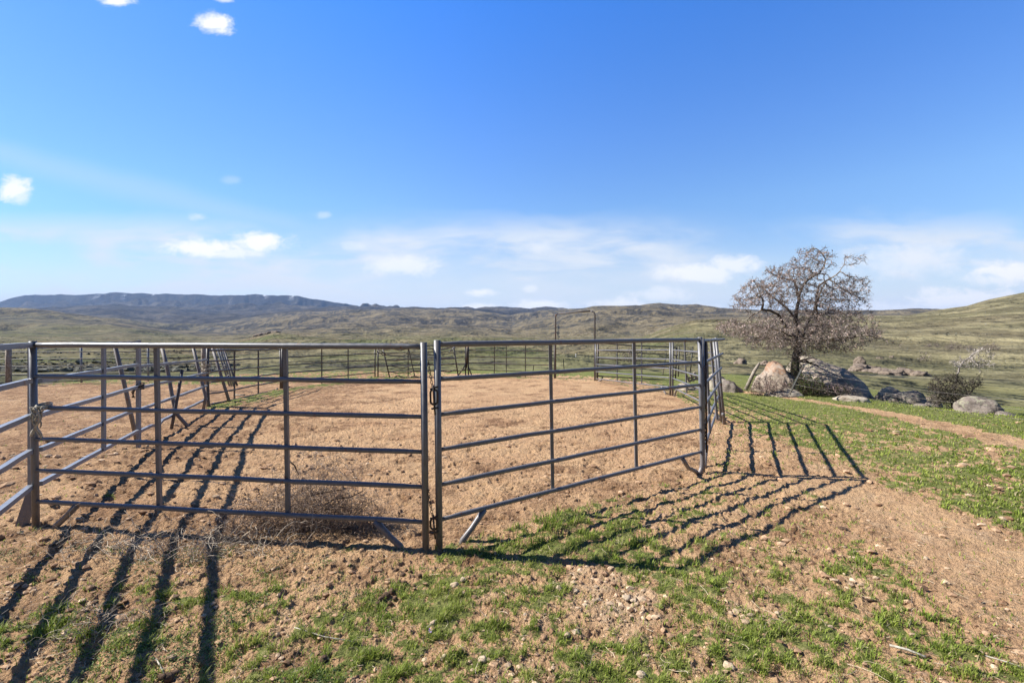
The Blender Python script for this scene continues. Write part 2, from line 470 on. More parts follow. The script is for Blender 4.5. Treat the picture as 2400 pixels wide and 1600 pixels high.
def rock_mat(name, base, dark, lichen, orange=0.0, sc=1.0):
    m, nt, b = mat_new(name)
    p = objco(nt)
    n = noise(nt, p, 2.2 * sc, 7, 0.62, 0.3)
    n2 = noise(nt, p, 9 * sc, 6, 0.7)
    n3 = noise(nt, p, 1.1 * sc, 4, 0.6, 0.6)
    n4 = noise(nt, p, 34 * sc, 4, 0.7)
    col = ramp(nt, n, [(0.32, dark), (0.5, base), (0.72, tuple(min(1, c * 1.25) for c in base))])
    col = mix(nt, mapr(nt, n2, 0.52, 0.60, 0, 0.8), col, lichen)
    col = mix(nt, mapr(nt, n4, 0.58, 0.66, 0, 0.7), col, tuple(c * 0.35 for c in dark))
    if orange:
        up = N(nt, 'ShaderNodeSeparateXYZ'); nt.links.new(p, up.inputs[0])
        o = mth(nt, 'MULTIPLY_ADD', up.outputs[2], 0.55, n3)
        o = mth(nt, 'MULTIPLY_ADD', n2, 1.1, o)
        col = mix(nt, mapr(nt, o, 1.36, 1.52, 0, orange * .5), col, (0.30, 0.12, 0.045))
    nt.links.new(col, b.inputs['Base Color'])
    b.inputs['Roughness'].default_value = 0.92
    b.inputs['Specular IOR Level'].default_value = 0.2
    h = mth(nt, 'MULTIPLY_ADD', n2, 0.5, n)
    h = mth(nt, 'MULTIPLY_ADD', n4, 0.15, h)
    bump(nt, b, h, 0.9, 0.07 / sc)
    return m
M_ROCK = rock_mat('granite_lichen', (0.38, 0.305, 0.245), (0.13, 0.10, 0.08), (0.43, 0.42, 0.26))
M_ROCKO = rock_mat('granite_orange_lichen', (0.35, 0.285, 0.225), (0.11, 0.08, 0.06), (0.40, 0.35, 0.26), 1.0)
M_ROCKD = rock_mat('dark_granite', (0.24, 0.20, 0.17), (0.06, 0.048, 0.042), (0.33, 0.32, 0.22))
M_ROCKP = rock_mat('pale_rock', (0.42, 0.36, 0.28), (0.22, 0.165, 0.12), (0.44, 0.40, 0.31))
M_STONE = simple('pale_stone', [(0.3, (0.34, 0.24, 0.16)), (0.5, (0.50, 0.39, 0.27)), (0.7, (0.62, 0.52, 0.39))], 60, 0.95, 0.8, 0.006)
M_ROCKH = rock_mat('hill_rock', (0.20, 0.155, 0.12), (0.06, 0.045, 0.036), (0.27, 0.225, 0.17), 0, 1.1)

def ground_mat():
    m, nt, b = mat_new('ground_soil')
    a = N(nt, 'ShaderNodeVertexColor', layer_name='mask')
    sp = N(nt, 'ShaderNodeSeparateColor'); nt.links.new(a.outputs[0], sp.inputs[0])
    g, lit, pale = sp.outputs[0], sp.outputs[1], sp.outputs[2]
    p = coords(nt)
    nbig = noise(nt, p, 0.9, 5, 0.6)
    n5 = noise(nt, p, 6, 6, 0.7)
    n20 = noise(nt, p, 24, 5, 0.72)
    n60 = noise(nt, p, 90, 4, 0.7)
    n11 = noise(nt, p, 11, 6, 0.75)
    soil = ramp(nt, mth(nt, 'MULTIPLY_ADD', n5, 0.5, mth(nt, 'MULTIPLY', nbig, 0.5)),
                [(0.30, (0.38, 0.205, 0.11)), (0.44, (0.52, 0.325, 0.18)), (0.56, (0.60, 0.39, 0.215)), (0.75, (0.63, 0.455, 0.275))])
    # crumbs of dry dung, straw and stones; dark specks also paint hoof-mark shadows
    dark = mth(nt, 'MULTIPLY', mapr(nt, n20, 0.53, 0.62), mapr(nt, n5, 0.35, 0.6, 0.35, 1))
    soil = mix(nt, mth(nt, 'MULTIPLY', dark, mth(nt, 'MULTIPLY_ADD', lit, 0.55, 0.42)), soil, (0.12, 0.062, 0.036))
    soil = mix(nt, mth(nt, 'MULTIPLY', mapr(nt, n11, .57, .65), .5), soil, (0.20, 0.11, 0.06))
    soil = mix(nt, mth(nt, 'MULTIPLY', lit, mapr(nt, n5, 0.38, 0.58, 0.1, 0.80)), soil, (0.17, 0.088, 0.046))
    soil = mix(nt, mth(nt, 'MULTIPLY', mapr(nt, n60, 0.60, 0.70), 0.5), soil, (0.62, 0.52, 0.38))
    soil = mix(nt, mth(nt, 'MULTIPLY', pale, mapr(nt, n5, 0.40, 0.62, 0.1, 0.8)), soil, (0.60, 0.45, 0.30))
    ngr = noise(nt, p, 3.2, 5, 0.7)
    green = ramp(nt, mth(nt, 'MULTIPLY_ADD', n20, 0.6, mth(nt, 'MULTIPLY', ngr, 0.4)),
                 [(0.30, (0.055, 0.085, 0.020)), (0.45, (0.15, 0.175, 0.045)), (0.56, (0.25, 0.25, 0.085)), (0.68, (0.42, 0.35, 0.19))])
    # cover breaks up into tufts
    br = mth(nt, 'ADD', mth(nt, 'MULTIPLY', g, .92), mth(nt, 'MULTIPLY_ADD', n20, 1.3, -0.65))
    br = mth(nt, 'ADD', br, mth(nt, 'MULTIPLY_ADD', n60, 0.5, -0.25))
    col = mix(nt, mapr(nt, br, 0.42, 0.62), soil, green)
    # white flower specks in the meadow
    vo = N(nt, 'ShaderNodeTexVoronoi'); vo.inputs['Scale'].default_value = 7.0; nt.links.new(p, vo.inputs['Vector'])
    fl = mth(nt, 'MULTIPLY', mapr(nt, vo.outputs['Distance'], 0.09, 0.13, 1, 0), mapr(nt, noise(nt, p, 0.8, 2), 0.5, 0.6))
    fl = mth(nt, 'MULTIPLY', fl, mth(nt, 'GREATER_THAN', g, 0.6))
    sx = N(nt, 'ShaderNodeSeparateXYZ'); nt.links.new(p, sx.inputs[0])
    fl = mth(nt, 'MULTIPLY', fl, mth(nt, 'GREATER_THAN', sx.outputs[0], 5.0))
    col = mix(nt, fl, col, (0.6, 0.6, 0.5))
    nt.links.new(col, b.inputs['Base Color'])
    b.inputs['Roughness'].default_value = 0.97
    b.inputs['Specular IOR Level'].default_value = 0.12
    h = mth(nt, 'MULTIPLY_ADD', n60, 0.35, n20)
    h = mth(nt, 'MULTIPLY_ADD', n5, 0.8, h)
    bump(nt, b, h, 1.0, 0.05)
    return m

def hill_mat():
    m, nt, b = mat_new('hill_cover')
    a = N(nt, 'ShaderNodeVertexColor', layer_name='mask')
    sp = N(nt, 'ShaderNodeSeparateColor'); nt.links.new(a.outputs[0], sp.inputs[0])
    g, rk, dry = sp.outputs[0], sp.outputs[1], sp.outputs[2]
    p = coords(nt)
    n1 = noise(nt, p, 0.004, 6, 0.65, 0.3)
    n2 = noise(nt, p, 0.03, 6, 0.7)
    n3 = noise(nt, p, 0.25, 5, 0.75)
    n4 = noise(nt, p, 1.2, 4, 0.75)
    k = mth(nt, 'MULTIPLY_ADD', n2, 0.5, mth(nt, 'MULTIPLY', n3, 0.5))
    dryc = ramp(nt, k, [(0.36, (0.095, 0.075, 0.045)), (0.5, (0.18, 0.148, 0.09)), (0.64, (0.28, 0.235, 0.148))])
    grn = ramp(nt, k, [(0.36, (0.055, 0.062, 0.026)), (0.5, (0.112, 0.118, 0.052)), (0.64, (0.18, 0.18, 0.085))])
    col = mix(nt, g, dryc, grn)
    sage = ramp(nt, n3, [(0.35, (0.035, 0.032, 0.026)), (0.6, (0.095, 0.085, 0.066))])
    sm = mth(nt, 'ADD', rk, mth(nt, 'MULTIPLY_ADD', k, 1.6, -0.8))
    col = mix(nt, mapr(nt, sm, 0.42, 0.68), col, sage)
    bare = mth(nt, 'ADD', dry, mth(nt, 'MULTIPLY_ADD', n2, 1.0, -0.5))
    col = mix(nt, mapr(nt, bare, 0.38, 0.75, 0, 0.75), col, (0.36, 0.315, 0.175))
    # scattered shrubs
    sh = mth(nt, 'MULTIPLY', mapr(nt, n4, 0.62, 0.68), mapr(nt, n2, 0.48, 0.6, 0.05, 0.85))
    sh = mth(nt, 'MULTIPLY', sh, mapr(nt, dry, .15, .5, 1, .25))
    col = mix(nt, sh, col, (0.06, 0.055, 0.042))
    nt.links.new(col, b.inputs['Base Color'])
    b.inputs['Roughness'].default_value = 1.0
    b.inputs['Specular IOR Level'].default_value = 0.05
    h = mth(nt, 'MULTIPLY_ADD', n3, 0.12, mth(nt, 'MULTIPLY', n2, 1.0))
    h = mth(nt, 'MULTIPLY_ADD', n1, 6.0, h)
    bump(nt, b, h, 1.0, 11.0)
    return m

def far_mat():
    m, nt, b = mat_new('mountain_cover')
    a = N(nt, 'ShaderNodeVertexColor', layer_name='mask')
    sp = N(nt, 'ShaderNodeSeparateColor'); nt.links.new(a.outputs[0], sp.inputs[0])
    p = coords(nt)
    n1 = noise(nt, p, 0.0015, 7, 0.65, 0.4)
    n2 = noise(nt, p, 0.012, 6, 0.7)
    col = ramp(nt, mth(nt, 'MULTIPLY_ADD', n2, 0.5, mth(nt, 'MULTIPLY', n1, 0.5)),
               [(0.38, (0.022, 0.02, 0.017)), (0.5, (0.07, 0.06, 0.045)), (0.64, (0.17, 0.145, 0.10))])
    col = mix(nt, mth(nt, 'MULTIPLY', sp.outputs[1], 0.9), col, (0.02, 0.019, 0.018))
    col = mix(nt, mth(nt, 'MULTIPLY', sp.outputs[2], mapr(nt, n2, 0.44, 0.54)), col, (0.75, 0.77, 0.8))
    nt.links.new(col, b.inputs['Base Color'])
    b.inputs['Roughness'].default_value = 1.0
    b.inputs['Specular IOR Level'].default_value = 0.05
    bump(nt, b, n2, 1.0, 60.0)
    return m

# ------------------------------------------------------------------ terrain meshes
def fan(name, radii, cols, mat, mode):
    phi_d = np.linspace(-math.radians(56), math.radians(56), cols)
    step = phi_d[1] - phi_d[0]
    side = [phi_d[-1]]; s = step
    while side[-1] < PI - 0.03:
        s = min(s * 1.16, 0.12); side.append(side[-1] + s)
    side = np.array(side[1:]); side = side[side < PI - 0.02]
    phi = np.concatenate([-side[::-1], phi_d, side])
    R, PH = np.meshgrid(radii, phi, indexing='ij')
    x = (R * np.sin(PH)).ravel(); y = (R * np.cos(PH)).ravel()
    r = R.ravel()
    z = coarse(x, y) + hill_detail(x, y, r)
    z = z + 0.10 * sstep(12, 30, r) * fbm(x, y, 0.12, 3, .5, 3.)
    nr, nc = R.shape
    if mode == 'near':
        cov, lit, pale, ins, sd = masks(x, y)
        z = z + fine(x, y, cov, ins, r)
        # far rows fade into the hill look
        msk = np.stack([cov, lit, pale], 1)
    else:
        Z = z.reshape(nr, nc)
        ph = np.arctan2(x, y); u = np.tan(np.clip(ph, -1.05, 1.05)); d = r * np.cos(np.clip(ph, -1.05, 1.05))
        big = fbm(x, y, 1 / 900., 4, .55, 6.)
        med = fbm(x, y, 1 / 130., 4, .6, 16.); mid = fbm(x, y * .6, 1 / 55., 4, .6, 36.)
        sml = fbm(x, y, 1 / 28., 4, .6, 26.)
        gx = np.gradient(Z, axis=0) / np.gradient(R, axis=0)
        slope = np.abs(gx).ravel()
        right = sstep(0.25, 0.45, u)
        green = np.clip(0.36 + 0.6 * big + 0.9 * med + 0.35 * sml + 0.10 * sstep(250, 60, d) * (1 - right) - .22 * right * (med < 2) - 0.38 * sstep(1000, 2200, d) + .35 * sstep(-.5, -.8, u) * sstep(700, 1500, d), 0, 1)
        green = green + .55 * sstep(.0, .35, -mid) * sstep(1200, 500, d) * sstep(60, 90, d) - .3 * sstep(.0, .3, mid) * sstep(1200, 500, d) * sstep(60, 90, d)
        rn = right * sstep(40, 60, d) * (1 - sstep(900, 1300, d))
        green = green * (1 - .7 * rn) + .7 * rn * (.42 + .25 * big + .2 * med)
        # basalt ledges: thin bands that follow the height
        zz = z + 6 * med
        band = np.abs(((zz / 26.0) % 1.0) - 0.5) * 2
        ledge = sstep(0.80, 0.97, band + 0.5 * (sml - .1)) * sstep(700, 1400, d) * sstep(-0.1, .25, med) * (1 - right * .8)
        rock = np.clip(0.20 + 0.75 * med + 0.6 * sml + 0.34 * sstep(900, 2000, d) - 0.34 * right * (d < 900), 0, 1)
        strip = sstep(.12, .35, fbm(x * 0.35, y, 1 / 28., 4, .6, 51.)) * sstep(30, 50, d) * sstep(420, 250, d) * (1 - sstep(-0.62, -0.45, u))
        rock = np.clip(np.maximum(rock, 0.85 * strip) + 0.8 * ledge, 0, 1)
        rock = rock * sstep(22, 40, d) * (1 - .65 * right * (d < 900))
        dryp = np.clip(0.2 + 0.7 * fbm(x, y, 1 / 70., 4, .6, 81.) + .30 * right * sstep(40, 70, d) * (d < 1200), 0, 1) * (0.75 + 0.25 * right)
        # bare yellow flat beyond the boulders
        flat = sstep(1.2, 0.7, np.hypot((x - 0.855 * d) / (0.09 * d), (d - 34) / 5.5))
        dryp = np.maximum(dryp, flat); green = green * (1 - flat); rock *= (1 - flat)
        meadow = sstep(38, 29, d)
        green = np.maximum(green, meadow * (1 - flat) * (0.6 + 0.6 * sml)); dryp = np.where(flat > .1, dryp, dryp * (1 - meadow * .7))
        green = np.clip(green, 0, 1)
        dryp = dryp * (1 - .6 * rn * (1 - flat)) + .6 * rn * (1 - flat) * .42
        if mode == 'mountain':
            cl = sstep(8500, 9200, d) * sstep(0.3, -0.2, u + .2)
            sn = sstep(9600, 9850, d) * sstep(.26, .40, fbm(x, y, 1 / 420., 3, .6, 71.)) * (u > -1.0) * (u < -0.36)
            rock = np.clip(cl * (0.75 + 1.2 * med), 0, 1)
            dryp = sn
            gul = 1 - np.abs(fbm(x, y * 0.35, 1 / 520., 3, .55, 91.)) * 3.0
            z = z - 150 * np.clip(gul, -0.5, 1) * sstep(7200, 8700, d) * (1 - sstep(9500, 9850, d)) * sstep(.1, -.2, u + .2)
        msk = np.stack([green, rock, dryp], 1)
    v = np.stack([x, y, z], 1)
    i, j = np.meshgrid(np.arange(nr - 1), np.arange(nc - 1), indexing='ij')
    f = np.stack([i * nc + j, i * nc + j + 1, (i + 1) * nc + j + 1, (i + 1) * nc + j], -1).reshape(-1, 4)
    faces = [f]
    wrap = np.stack([np.arange(nr - 1) * nc + nc - 1, np.arange(nr - 1) * nc, np.arange(1, nr) * nc, np.arange(1, nr) * nc + nc - 1], 1)
    faces = [np.concatenate([f, wrap])]
    if mode == 'near':
        faces.append(np.arange(nc)[None, :])
    me = new_mesh(name, v, faces, True)
    ca = me.color_attributes.new('mask', 'FLOAT_COLOR', 'POINT')
    cc = np.concatenate([msk, np.ones((len(msk), 1))], 1).astype(np.float32)
    ca.data.foreach_set('color', cc.ravel())
    me.materials.append(mat)
    o = bpy.data.objects.new(name, me); COL.objects.link(o)
    o['kind'] = 'structure'
    return o

# radii: about evenly spaced in the picture
def radii_near(a, b, n):
    s = np.linspace(1 / a, 1 / b, n); return 1 / s
R1 = np.concatenate([np.geomspace(0.3, 1.9, 26)[:-1], radii_near(1.9, 24, 640)])
fan('ground', R1, 1500, ground_mat(), 'near')
R2 = np.concatenate([radii_near(24, 60, 50)[:-1], np.geomspace(60, 400, 130)[:-1], np.geomspace(400, 5200, 300)])
fan('hills', R2, 1150, hill_mat(), 'hills')
R3 = np.concatenate([np.geomspace(5200, 8000, 70)[:-1], np.linspace(8000, 10400, 130)[:-1], np.geomspace(10400, 16000, 16)])
fan('mountain', R3, 1150, far_mat(), 'mountain')

# ------------------------------------------------------------------ panels
def lerp(a, b, t): return np.asarray(a) * (1 - t) + np.asarray(b) * t

def wob(a, b, n, amp, rs):
    t = np.linspace(0, 1, n)[:, None]
    p = a * (1 - t) + b * t
    w = np.zeros((n, 3)); w[1:-1] = rs.normal(0, amp, (n - 2, 3)); w[:, 0] *= .5
    return p + w

def panel(A, B, label, nr=6, zt=None, zb=None, lean=(0, 0), mat=None, square=False, stays=(1/3, 2/3), r_rail=.0205,
          r_top=.0245, r_post=.028, in_off=0.035, legs=(1, 1), amp=0.0, group='pipe corral panels round the pen',
          base=None, posts=(1, 1), name='corral_panel', dz=(0, 0), segs=12, kink=None, tilt=(0, 0)):
    amp = max(amp, .0016)
    """A,B: (x,y). zt/zb: heights above datum of top and bottom rail at both ends"""
    mat = mat or M_PIPE
    rs = np.random.default_rng(int(abs(A[0] * 991 + A[1] * 77)) + 3)
    A = np.array([A[0], A[1], 0.]); B = np.array([B[0], B[1], 0.])
    zA, zB = (base if base else (coarse(A[0:1], A[1:2])[0], coarse(B[0:1], B[1:2])[0]))
    zt = zt or (zA + 1.673, zB + 1.673); zb = zb or (zA + .25, zB + .25)
    root = empty(name, tuple(lerp(A, B, .5) + np.array([0, 0, (zA + zB) / 2])), label, 'corral panel', group)
    dirv = (B - A); L = np.linalg.norm(dirv); dirv = dirv / L
    nrm = np.array([-dirv[1], dirv[0], 0])
    if (lerp(A, B, .5) @ nrm) < 0: nrm = -nrm       # away from the camera
    up = np.array([0, 0, 1.])
    sg = 4 if square else segs
    def post(P, z0, z1, ln, curl, tx=0):
        m = MB()
        top = P + up * (z1 + .035) + np.array([tx, 0, 0]); bot = P + up * (z0 - .03)
        top = top - dirv * ln
        if curl is not None and not square:
            k = bot + up * 0.17
            pts = [top, lerp(top, k, .5), k, bot + up * .10 + curl * .015, bot + up * .05 + curl * .045, bot + up * .02 + curl * .09]
            m.tube(pts, r_post, sg)
        else:
            m.tube([top, bot], r_post, sg)
        if square: m.box(top + up * .002, (.075, .075, .006))
        m.build('post', mat, root, smooth=not square)
    if posts[0]: post(A, zA, zt[0], lean[0], None, tilt[0])
    if posts[1]: post(B, zB, zt[1], lean[1], -dirv if legs[1] == 2 else None, tilt[1])
    for k in range(nr):
        t = k / (nr - 1)
        za = zt[0] * (1 - t) + zb[0] * t; zc = zt[1] * (1 - t) + zb[1] * t
        f0 = 1 - (za - zA) / (zt[0] - zA)
        a = A + up * za - dirv * lean[0] * (1 - f0) ; b = B + up * zc - dirv * lean[1] * (1 - f0)
        a = a + np.array([tilt[0] * f0, 0, 0]); b = b + np.array([tilt[1] * f0, 0, 0])
        rr = r_top if k == 0 else r_rail
        m = MB()
        n = 17
        pts = wob(a, b, n, amp, rs)
        if kink and k == nr - 1:
            for (kt, kz) in kink: pts[int(kt * (n - 1))][2] += kz
        rad = np.full(n, rr)
        if not square:
            tt = np.array([0, .035, .05, .12, .25, 1/3 - .02, 1/3, 1/3 + .02, .45, .55, 2/3 - .02, 2/3, 2/3 + .02, .75, .88, .95, .965, 1])
            pts = np.array([[np.interp(q, np.linspace(0, 1, n), pts[:, c]) for c in range(3)] for q in tt])
            rad = np.full(len(tt), rr); rad[0] = rad[1] = rr * .84; rad[-1] = rad[-2] = rr * .84
            rad[6] = rad[11] = rr * .95
            m.tube(pts, rad, sg, ov=1.0)
        else:
            m.tube(pts, rad, 4)
        o = m.build('top_rail' if k == 0 else 'rail', mat, root, smooth=not square)
    for t in stays:
        P = lerp(A, B, t) + nrm * in_off
        z1 = zt[0] * (1 - t) + zt[1] * t; z0 = zb[0] * (1 - t) + zb[1] * t
        ln = lean[0] * (1 - t) + lean[1] * t
        tl = np.array([tilt[0] * (1 - t) + tilt[1] * t, 0, 0])
        m = MB(); m.tube([P + up * (z1 - .004) - dirv * ln + tl, P + up * (z0 + .0)], .016 if not square else .018, 4)
        m.build('stay', mat, root, smooth=False)
    for e, (P, D, zz, zr) in enumerate(((A, dirv, zA, zb[0]), (B, -dirv, zB, zb[1]))):
        if not legs[e]: continue
        m = MB()
        p0 = P + D * .43 + up * (zr - .01); p1 = P + D * .30 + up * (zz + (zr - zz) * .42); p2 = P + D * .215 + up * (zz + .03); p3 = P + D * .19 + up * (zz - .03)
        if legs[e] == 2:
            p2 = P + D * .16 + up * (zz + .05); p3 = P + D * .09 + up * (zz + .0)
        m.tube([p0, lerp(p0, p1, .5), p1, p2, p3], [.028, .026, .024, .027, .026], 10)
        m.build('leg', mat, root)
    return root

P0 = (-4.33, 4.18); P1a = (-.696, 3.715); P1b = (-.589, 3.73); P2 = (2.425, 5.853); P3 = (4.30, 9.3)
P4 = (4.72, 13.5); P5 = (3.22, 17.7); P6 = (1.72, 18.6); P7 = (-1.85, 19.5); P8 = (-5.6, 19.2); P9 = (-7.65, 15.3); P10 = (-7.55, 11.4)
S2e = (-5.82, 7.16)
W = 'grey pipe corral panel '
panel(P0, P1a, W + 'nearest at left, tumbleweed caught against its bottom rail', lean=(.035, .02), zt=(1.655, 1.655), zb=(.232, .238))
panel(P1b, P2, W + 'nearest at right, running from the chained posts to the right corner', lean=(.02, .055), zt=(1.673, 1.672), zb=(.25, .248), legs=(1, 2))
panel((P2[0] + .03, P2[1] + .06), P3, W + 'seen steeply from its end at the right corner of the pen', lean=(.02, .02), legs=(1, 1), tilt=(0, -.17))
panel((P3[0] - .02, P3[1] + .07), P4, W + 'sunlit at far right, its inner side facing the pen', lean=(.0, .0), tilt=(-.17, 0), zt=(1.60, 1.50), zb=(.20, .13), r_rail=.019)
panel((P4[0] - .05, P4[1] + .06), P5, W + 'sunlit at back right beside the tall arched gate', zt=(1.50, 1.31), zb=(.13, -.045), kink=[(.5, -.035)])
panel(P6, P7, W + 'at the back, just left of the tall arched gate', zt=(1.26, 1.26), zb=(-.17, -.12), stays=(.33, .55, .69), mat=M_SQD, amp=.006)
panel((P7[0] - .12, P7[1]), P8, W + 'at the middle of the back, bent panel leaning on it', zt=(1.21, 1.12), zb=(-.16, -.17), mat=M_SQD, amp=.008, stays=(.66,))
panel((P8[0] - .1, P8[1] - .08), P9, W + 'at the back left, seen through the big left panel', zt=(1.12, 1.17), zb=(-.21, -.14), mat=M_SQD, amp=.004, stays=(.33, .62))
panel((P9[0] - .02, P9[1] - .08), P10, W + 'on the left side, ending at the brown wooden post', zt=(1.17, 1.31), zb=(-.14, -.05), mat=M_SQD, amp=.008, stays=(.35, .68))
# the bent second panel
panel((-5.05, 19.0), (-2.25, 19.3), 'bent dark pipe panel leaning askew against the back of the pen', nr=6, zt=(1.02, 1.10), zb=(-.13, -.10), mat=M_SQD,
      amp=.035, stays=(.36, .7), lean=(.28, .2), legs=(0, 0), name='bent_panel', group='loose gates and panels behind the pen')
# blue-grey square tube panels on the left
G2 = 'square tube panels on the left side'
panel((-4.36, 4.16), (-1.98, .30), 'blue-grey square tube panel leaving the frame at the left edge', nr=5, zt=(1.655, 1.655), zb=(.37, .37),
      mat=M_SQ, square=True, r_rail=.021, r_top=.023, r_post=.026, stays=(.86,), legs=(0, 0), group=G2, name='square_tube_panel', posts=(0, 1))
panel((-4.40, 4.28), S2e, 'blue-grey square tube panel receding from the left corner post', nr=5, zt=(1.64, 1.60), zb=(.36, .235),
      mat=M_SQ, square=True, r_rail=.021, r_top=.023, r_post=.024, stays=(.49,), in_off=-.03, legs=(0, 0), group=G2, name='square_tube_panel', posts=(0, 1))
panel((-5.85, 7.22), (-7.5, 11.3), 'blue-grey square tube panel with a kinked bottom rail, farther back on the left', nr=5, zt=(1.57, 1.40), zb=(.21, .12),
      mat=M_SQ, square=True, r_rail=.021, r_top=.023, r_post=.024, stays=(), in_off=-.03, legs=(0, 0), group=G2, name='square_tube_panel', posts=(0, 0),
      kink=[(.19, -.06), (.25, -.03), (.31, .03)], amp=.003)

# P10 dark post, flare foot at the left corner
def thing_tube(name, label, cat, pts, rad, mat, seg=8, group=None, ov=1.0):
    m = MB(); m.tube(pts, rad, seg, ov=ov)
    loc = tuple(np.asarray(pts[-1], float))
    o = m.build(name, mat, None, loc=loc, smooth=seg > 4)
    return tag(o, label, cat, group)
# second post with flared foot standing against the corner
c = at(74, 800, 4.25)
r0 = empty('steel_post', (c[0], 4.25, 0), 'blue-grey square post with a flared foot at the left corner', 'post')
m = MB(); m.tube([(c[0], 4.25, 1.66), (c[0], 4.25, .30)], .019, 4); m.build('post_tube', M_SQ, r0, smooth=False)
m = MB(); m.tube([(c[0], 4.25, .30), (c[0] - .06, 4.22, -.02)], [.024, .034], 4); m.build('foot', M_RUST, r0, smooth=False)

# ---- the tall arched gate frame
M_ARCH = steel('arch_pipe', (0.085, 0.078, 0.076), (0.12, 0.11, 0.107), 0.6, 0.2, spec=.3)
gr = empty('arched_gate', (2.45, 18.1, -.2), 'tall arched pipe gateway rising above the back of the pen', 'gate')
a = at(1302, 893, 18.55); at_ = at(1302, 745, 18.55); b = at(1394, 899, 17.75); bt = at(1394, 737, 17.75)
m = MB()
tl = at(1303, 738, 18.5); tr = at(1388, 729.5, 17.8)
m.tube([a, at_, at(1302.6, 740, 18.53), at(1304.5, 736.5, 18.5), at(1308, 735.3, 18.47)] , .03, 8); m.build('left_upright', M_ARCH, gr)
m = MB(); m.tube([at(1308, 735.3, 18.47), at(1345, 732, 18.15), at(1384, 728.8, 17.84)], .03, 8); m.build('top_bar', M_ARCH, gr)
m = MB(); m.tube([at(1384, 728.8, 17.84), at(1389, 729.5, 17.8), at(1392.5, 733, 17.77), bt, b], .033, 8); m.build('right_upright', M_ARCH, gr)
m = MB(); m.tube([at(1302, 894, 18.5), at(1345, 896, 18.1), at(1393, 898, 17.8)], .02, 8); m.build('threshold_bar', M_ARCH, gr)
m = MB(); m.box(at(1388, 731, 17.8), (.10, .03, .05)); m.build('bracket', M_PIPE, gr)
# the gate leaf swung open outside
lf = empty('gate_leaf', tuple(at(1490, 890, 18.2)), 'dark gate leaf swung open behind the sunlit back right panel', 'gate', 'loose gates and panels behind the pen')
def prow(pts, r, nm, root, mat=M_SQD, seg=8):
    m = MB(); m.tube(pts, r, seg); m.build(nm, mat, root)
rows = [(803, 814), (821, 832), (839, 849), (854, 861), (871, 879), (881, 891)]
for i, (ya, yb) in enumerate(rows):
    prow([at(1402, ya, 17.9), at(1460, ya * .6 + yb * .4 - (1.0 if i % 2 else -1), 18.0), at(1585, yb, 18.3)], .024 if i in (0, 5) else .02, 'rail', lf)
prow([at(1402, 800, 17.9), at(1400, 893, 17.9)], .035, 'post', lf)
prow([at(1586, 812, 18.3), at(1583, 893, 18.3)], .03, 'post', lf)
prow([at(1412, 882, 17.9), at(1411, 887, 17.9)], .025, 'leg', lf); prow([at(1569, 890, 18.3), at(1569, 901, 18.3)], .025, 'leg', lf)
# rickety end of another panel beyond
ff = empty('old_wire_fence', tuple(at(1605, 885, 20)), 'old sagging wire fence between two leaning steel posts behind the right panel', 'fence')
prow([at(1592, 812, 19.5), at(1589, 893, 19.5)], .03, 'post', ff, M_TPOST)
prow([at(1624, 811, 20), at(1617, 879, 20)], .03, 'post', ff, M_TPOST)
for ya, yb, sg in ((813, 813, 0), (832, 826, 2), (862, 853, 1), (876, 868, 3)):
    prow([at(1590, ya, 19.6), at(1606, (ya + yb) / 2 + sg, 19.8), at(1622, yb, 20)], .012, 'wire', ff, M_WIRE, 6)
GT = 'steel posts standing beyond the pen'
def tpost(pa, pb, d, label, r=.022):
    top = at(*pa, d); bot = at(*pb, d)
    root = empty('fence_post', tuple(bot), label, 'post', GT)
    m = MB(); m.tube([top, bot], r, 4, ov=.5); m.build('shaft', M_TPOST, root, smooth=False)
    m = MB(); m.tube([top + np.array([0, .02, 0]), bot + np.array([0, .02, 0])], r * .5, 4, ov=1.6)
    for k in range(6):
        q = lerp(top, bot, .08 + .13 * k); m.box(q - np.array([0, .012, 0]), (.03, .02, .018))
    m.build('studded_web', M_TPOST, root, smooth=False)
tpost((1562, 827), (1552, 888), 21, 'thin leaning steel post seen through the sunlit back right panel')
tpost((1320, 840), (1324, 889), 20.5, 'thin upright steel post standing inside the view of the arched gateway')
tpost((1251, 855), (1248, 884), 22, 'short steel post behind the back panel, left of the arched gateway')
tpost((1884, 857), (1850, 925), 12.7, 'leaning dark steel post in front of the green bush under the tree')
ms = MB(); ms.tube([at(1350, 829, 60), at(1349.6, 838, 60)], .05, 6); ms.box(at(1350, 831, 59.8), (.14, .04, .2))
tag(ms.build('marker', M_WHITE, None, loc=tuple(at(1350, 838, 60))), 'tiny white marker on the slope seen through the arched gateway', 'marker')

# ---- leaning poles on the left, outside the square panels
GL = 'leaning pipes behind the left panels'
def pole(pxs, d0, d1, r, label, mat=M_RUST, name='leaning_pole', sub=None):
    n = len(pxs); pts = [at(px, py, d0 + (d1 - d0) * i / (n - 1)) for i, (px, py) in enumerate(pxs)]
    thing_tube(name, label, 'pole', pts, r, mat, 8, GL)
pole([(270, 812), (296, 920), (322, 1040)], 7.5, 7.75, .031, 'leaning grey pipe with rust spots, leftmost of the leaning poles', M_RUST)
pole([(380, 815), (392, 862), (403, 925), (412, 968), (444, 1003)], 9.0, 8.8, .034, 'bent grey pipe crossing a dark pole in an X')
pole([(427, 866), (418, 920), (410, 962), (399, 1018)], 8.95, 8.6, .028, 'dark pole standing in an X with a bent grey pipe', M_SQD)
pole([(453, 815), (468, 876), (482, 930), (476, 962)], 11.0, 10.9, .036, 'grey pipe leaning left of the brown wooden post')
pole([(498, 815), (516, 873), (537, 940)], 12.4, 12.2, .04, 'thick leaning grey pipe just right of the brown wooden post')
